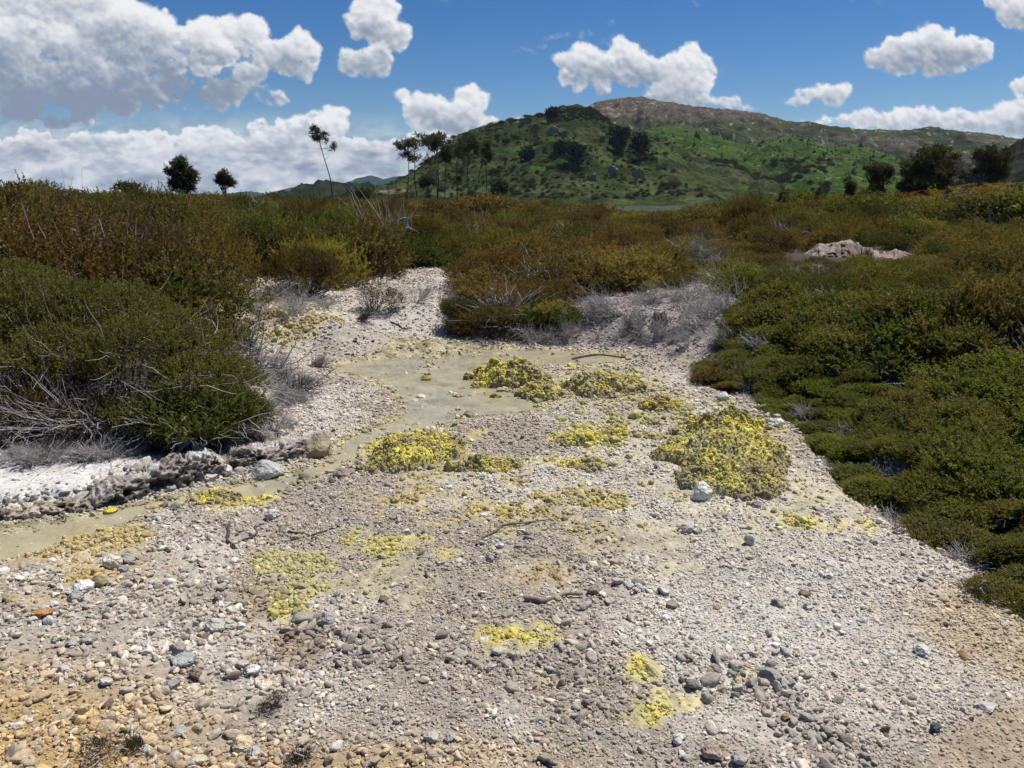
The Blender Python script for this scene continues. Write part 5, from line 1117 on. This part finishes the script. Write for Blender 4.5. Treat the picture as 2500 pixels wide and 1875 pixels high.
# ------------------------------------------------------------------ clouds (sky layer)
def clouds():
    st=2.1; us=np.arange(-500,2712,st); vs=np.arange(-190,470,st); U,V=np.meshgrid(us,vs,indexing='ij'); r=np.random.default_rng(12)
    wu=14*fbm2(U,V,60,5,1)+7*fbm2(U,V,17,3,2); wv=11*fbm2(U,V,55,5,3)+7*fbm2(U,V,15,3,4)
    wu2=3.5*fbm2(U,V,7,3,5); wv2=3.5*fbm2(U,V,7,3,6)
    Uw=U+wu+wu2; Vw=V+wv+wv2
    Hh=np.full(U.shape,-1.0); base=np.zeros(U.shape); 
    C=[#cloud: list of blobs, base darkness, brightness
     ([(100,40,190,90),(40,140,200,90),(250,110,130,95),(140,190,230,65),(330,150,60,60),(-150,150,200,150),(-350,100,250,200),(0,225,170,35)],.62),
     ([(440,105,60,55),(520,75,65,42),(560,125,35,38),(450,185,85,42),(525,170,60,32),(590,212,42,20),(430,225,70,14)],.55),
     ([(640,115,50,38),(650,150,26,24)],.35),([(805,10,50,35),(798,55,44,40),(850,80,40,30),(800,135,56,32),(762,150,28,24)],.40),
     ([(865,205,14,12),(903,240,34,34),(950,250,45,36),(1020,222,32,28),(1000,262,70,26),(950,285,60,14)],.30),
     ([(1240,122,38,26),(1290,145,75,32),(1345,103,32,28),(1370,130,40,28),(1260,175,58,24),(1380,160,50,24)],.42),
     ([(1440,145,34,34),(1500,122,36,26),(1530,142,26,24),(1475,165,45,35),(1490,180,50,30),(1440,190,50,28),(1470,185,55,28),(1510,212,60,22),(1575,220,42,16),(1620,234,28,9)],.35),
     ([(1812,202,28,24),(1780,206,34,20),(1750,212,40,18),(1725,225,46,12),(1790,222,40,12)],.4),
     ([(1960,108,60,36),(2015,85,52,28),(2080,112,56,36),(2000,138,120,24),(1908,126,30,24)],.45),
     ([(2185,15,50,32),(2205,48,36,20),(2300,20,80,50)],.4),([(2205,190,34,22),(2280,180,60,35)],.4),
     ([(1790,258,70,13),(1880,258,70,20),(1950,255,60,24),(2020,250,70,26),(2090,262,80,30),(2190,262,80,36),(2320,260,120,50),(2500,260,150,60)],.25),
     ([(720,255,40,24),(690,285,80,34),(625,300,60,38),(560,290,30,24),(600,340,120,40),(750,330,90,30),(850,330,60,30)],.35),
     ([(450,300,60,30),(330,300,60,22),(230,310,90,30),(100,300,120,22),(400,350,200,40),(0,330,160,30),(150,380,260,36),(450,395,260,30),(750,385,160,28),(920,330,60,35),(-250,330,250,60)],.45),
     ([(1110,262,70,12)],.2)]
    for bl,dk in C:
        lo=max(b[1]+b[3] for b in bl); hi=min(b[1]-b[3] for b in bl)
        for (cx,cy,rx,ry) in bl+[(b[0],b[1],b[2]*.7,b[3]*.7) for b in bl]:
            n=int(24+.014*rx*ry); a=r.random(n)*6.28; q=np.sqrt(r.random(n)); mr=min(rx,ry)
            for x0,y0,rr in zip(cx+np.cos(a)*q*rx*.92,cy+np.sin(a)*q*ry*.85,mr*r.uniform(.22,.62,n)*(1.15-.4*q)):
                rr=min(rr,46); i0,i1=int((x0-rr*1.6+500)/st),int((x0+rr*1.6+500)/st)+1; j0,j1=int((y0-rr*1.6+190)/st),int((y0+rr*1.6+190)/st)+1
                i0,j0=max(i0,0),max(j0,0)
                if i1<=i0 or j1<=j0: continue
                s_=(slice(i0,i1),slice(j0,j1)); du=(Uw[s_]-x0)/rr; dv=(Vw[s_]-y0)/rr; d2=du*du+dv*dv
                sph=rr*(np.sqrt(np.clip(1.0-d2,0,1))-.35*np.clip(d2-1,0,.6))-(y0-cy)*.35+mr*.3*(1-q.mean())
                ok=(d2<1.25)&(sph>Hh[s_]); Hh[s_]=np.where(ok,sph,Hh[s_])
                tdk=np.clip((V[s_]-hi)/(lo-hi),0,1); base[s_]=np.where(ok,dk*ss(.12,1.0,tdk),base[s_])
    cov=(Hh>-.5).astype(float)
    def blur(a,k):
        for ax in (0,1):
            ker=np.ones(k)/k; pad=k//2; b=np.take(a,np.clip(np.arange(-pad,a.shape[ax]+pad),0,a.shape[ax]-1),axis=ax); c=np.cumsum(b,axis=ax); z_=np.zeros_like(np.take(c,[0],axis=ax)); c=np.concatenate([z_,c],axis=ax)
            n=a.shape[ax]; a=(np.take(c,np.arange(n)+2*pad+1,axis=ax)-np.take(c,np.arange(n),axis=ax))/(2*pad+1)
        return a
    soft=blur(blur(cov,7),5); wide=blur(blur(cov,31),25)
    det=fbm2(U,V,38,5,9,.5)
    Hm=np.where(Hh>-.5,Hh,0); Hs=blur(Hm,5)+4.0*det; Hl=blur(blur(Hm,19),17)
    gu=np.gradient(Hs,axis=0)/st; gv=np.gradient(Hs,axis=1)/st; gu2=np.gradient(Hl,axis=0)/st; gv2=np.gradient(Hl,axis=1)/st
    lam=np.clip((gv*.9-gu*.35),-1.2,1.2)/np.sqrt(1+(gu**2+gv**2)*.8); lam2=np.clip(gv2*.95-gu2*.3,-1,1)
    bb=blur(blur(base,15),11); thick=ss(.35,1.0,wide); rim=ss(.95,.45,soft)
    lit=.80+.24*lam+.26*lam2-.80*bb-.09*thick+.09*fbm2(U,V,14,4,19,.6)+.10*fbm2(U,V*1.3,80,4,33)*thick+.12*rim*ss(-.2,.4,lam2)
    al=ss(.22,.95,soft+.62*fbm2(U,V,20,6,17,.68)*np.clip(1-np.abs(soft-.5)*1.5,0,1))
    # thin wisps
    wis=ss(.75,1.3,fbm2(U,V*1.9,110,6,23,.6)+.32*fbm2(U,V,24,4,24))*.25; al=np.maximum(al,wis)
    lowv=ss(230,330,V)*ss(1150,700,U)*ss(-.5,.25,fbm2(U,V*2.2,120,5,41,.6)+.3)*.85; lit=np.where(lowv>al,.60+.22*fbm2(U,V*2.2,45,5,43,.6)+.1*det,lit); al=np.maximum(al,lowv)
    lowr=ss(250,300,V)*ss(1600,1900,U)*.6; al=np.maximum(al,lowr)
    lit=lit-.20*ss(250,330,V)*ss(1100,800,U)*ss(-.3,.4,fbm2(U,V*2.5,70,5,47,.6))
    lowz=ss(285,345,V)*ss(1150,950,U); lit=lit*(1-.8*lowz)+(.62+.46*fbm2(U,V*2.3,60,6,61,.62)-.10*ss(-.2,.4,fbm2(U,V*3,90,4,63)))*.8*lowz
    hole=ss(.30,.62,fbm2(U,V*1.2,48,5,81,.6)+.25*ss(130,300,V)-.1)*ss(760,600,U)*ss(60,160,V)*ss(285,255,V); al=al*(1-.9*hole)
    lit=np.clip(lit,.12,1.05)
    c=mix((.24,.30,.40),(.90,.91,.93),ss(.1,1.0,lit)); warm=ss(420,250,V); 
    R_=14000.0; a_=(U-CX)/F_; b_=(CY-V)/F_; d=np.stack([a_,cp+b_*sp,-sp+b_*cp],-1); d/=np.linalg.norm(d,axis=-1,keepdims=True); d=(d*R_).reshape(-1,3); d[:,2]+=CAM
    m,nt,o=newmat('cloud_cover'); a=nd(nt,'ShaderNodeAttribute',attribute_name='col'); t=nd(nt,'ShaderNodeAttribute',attribute_name='dens')
    e=nd(nt,'ShaderNodeEmission'); e.inputs[1].default_value=.72; nt.links.new(a.outputs['Color'],e.inputs[0]); tr=nd(nt,'ShaderNodeBsdfTransparent'); mx=nd(nt,'ShaderNodeMixShader')
    nt.links.new(t.outputs['Fac'],mx.inputs[0]); nt.links.new(tr.outputs[0],mx.inputs[1]); nt.links.new(e.outputs[0],mx.inputs[2]); nt.links.new(mx.outputs[0],o.inputs[0])
    ob=mesh('sky',d,grid_faces(*U.shape),m,attrs={'dens':al.ravel()},cols={'col':c.reshape(-1,3)}); tag(ob,kind='structure')
clouds()
# air
v=np.array([(x,y,z) for x in (-6000,6000) for y in (-300,6500) for z in (-14,230)],float)
m,nt,o_=newmat('air'); pv=nd(nt,'ShaderNodeVolumePrincipled'); pv.inputs['Color'].default_value=(.62,.76,1,1); pv.inputs['Density'].default_value=.00005; pv.inputs['Anisotropy'].default_value=.2; nt.links.new(pv.outputs[0],o_.inputs['Volume'])
o=mesh('haze',v,np.array([(0,1,3,2),(4,6,7,5),(0,4,5,1),(2,3,7,6),(0,2,6,4),(1,5,7,3)]),m,smooth=False); tag(o,'thin blue haze in the air toward the far hills','haze',kind='stuff')
sc.cycles.volume_bounces=0
print('done',time.time()-T0)
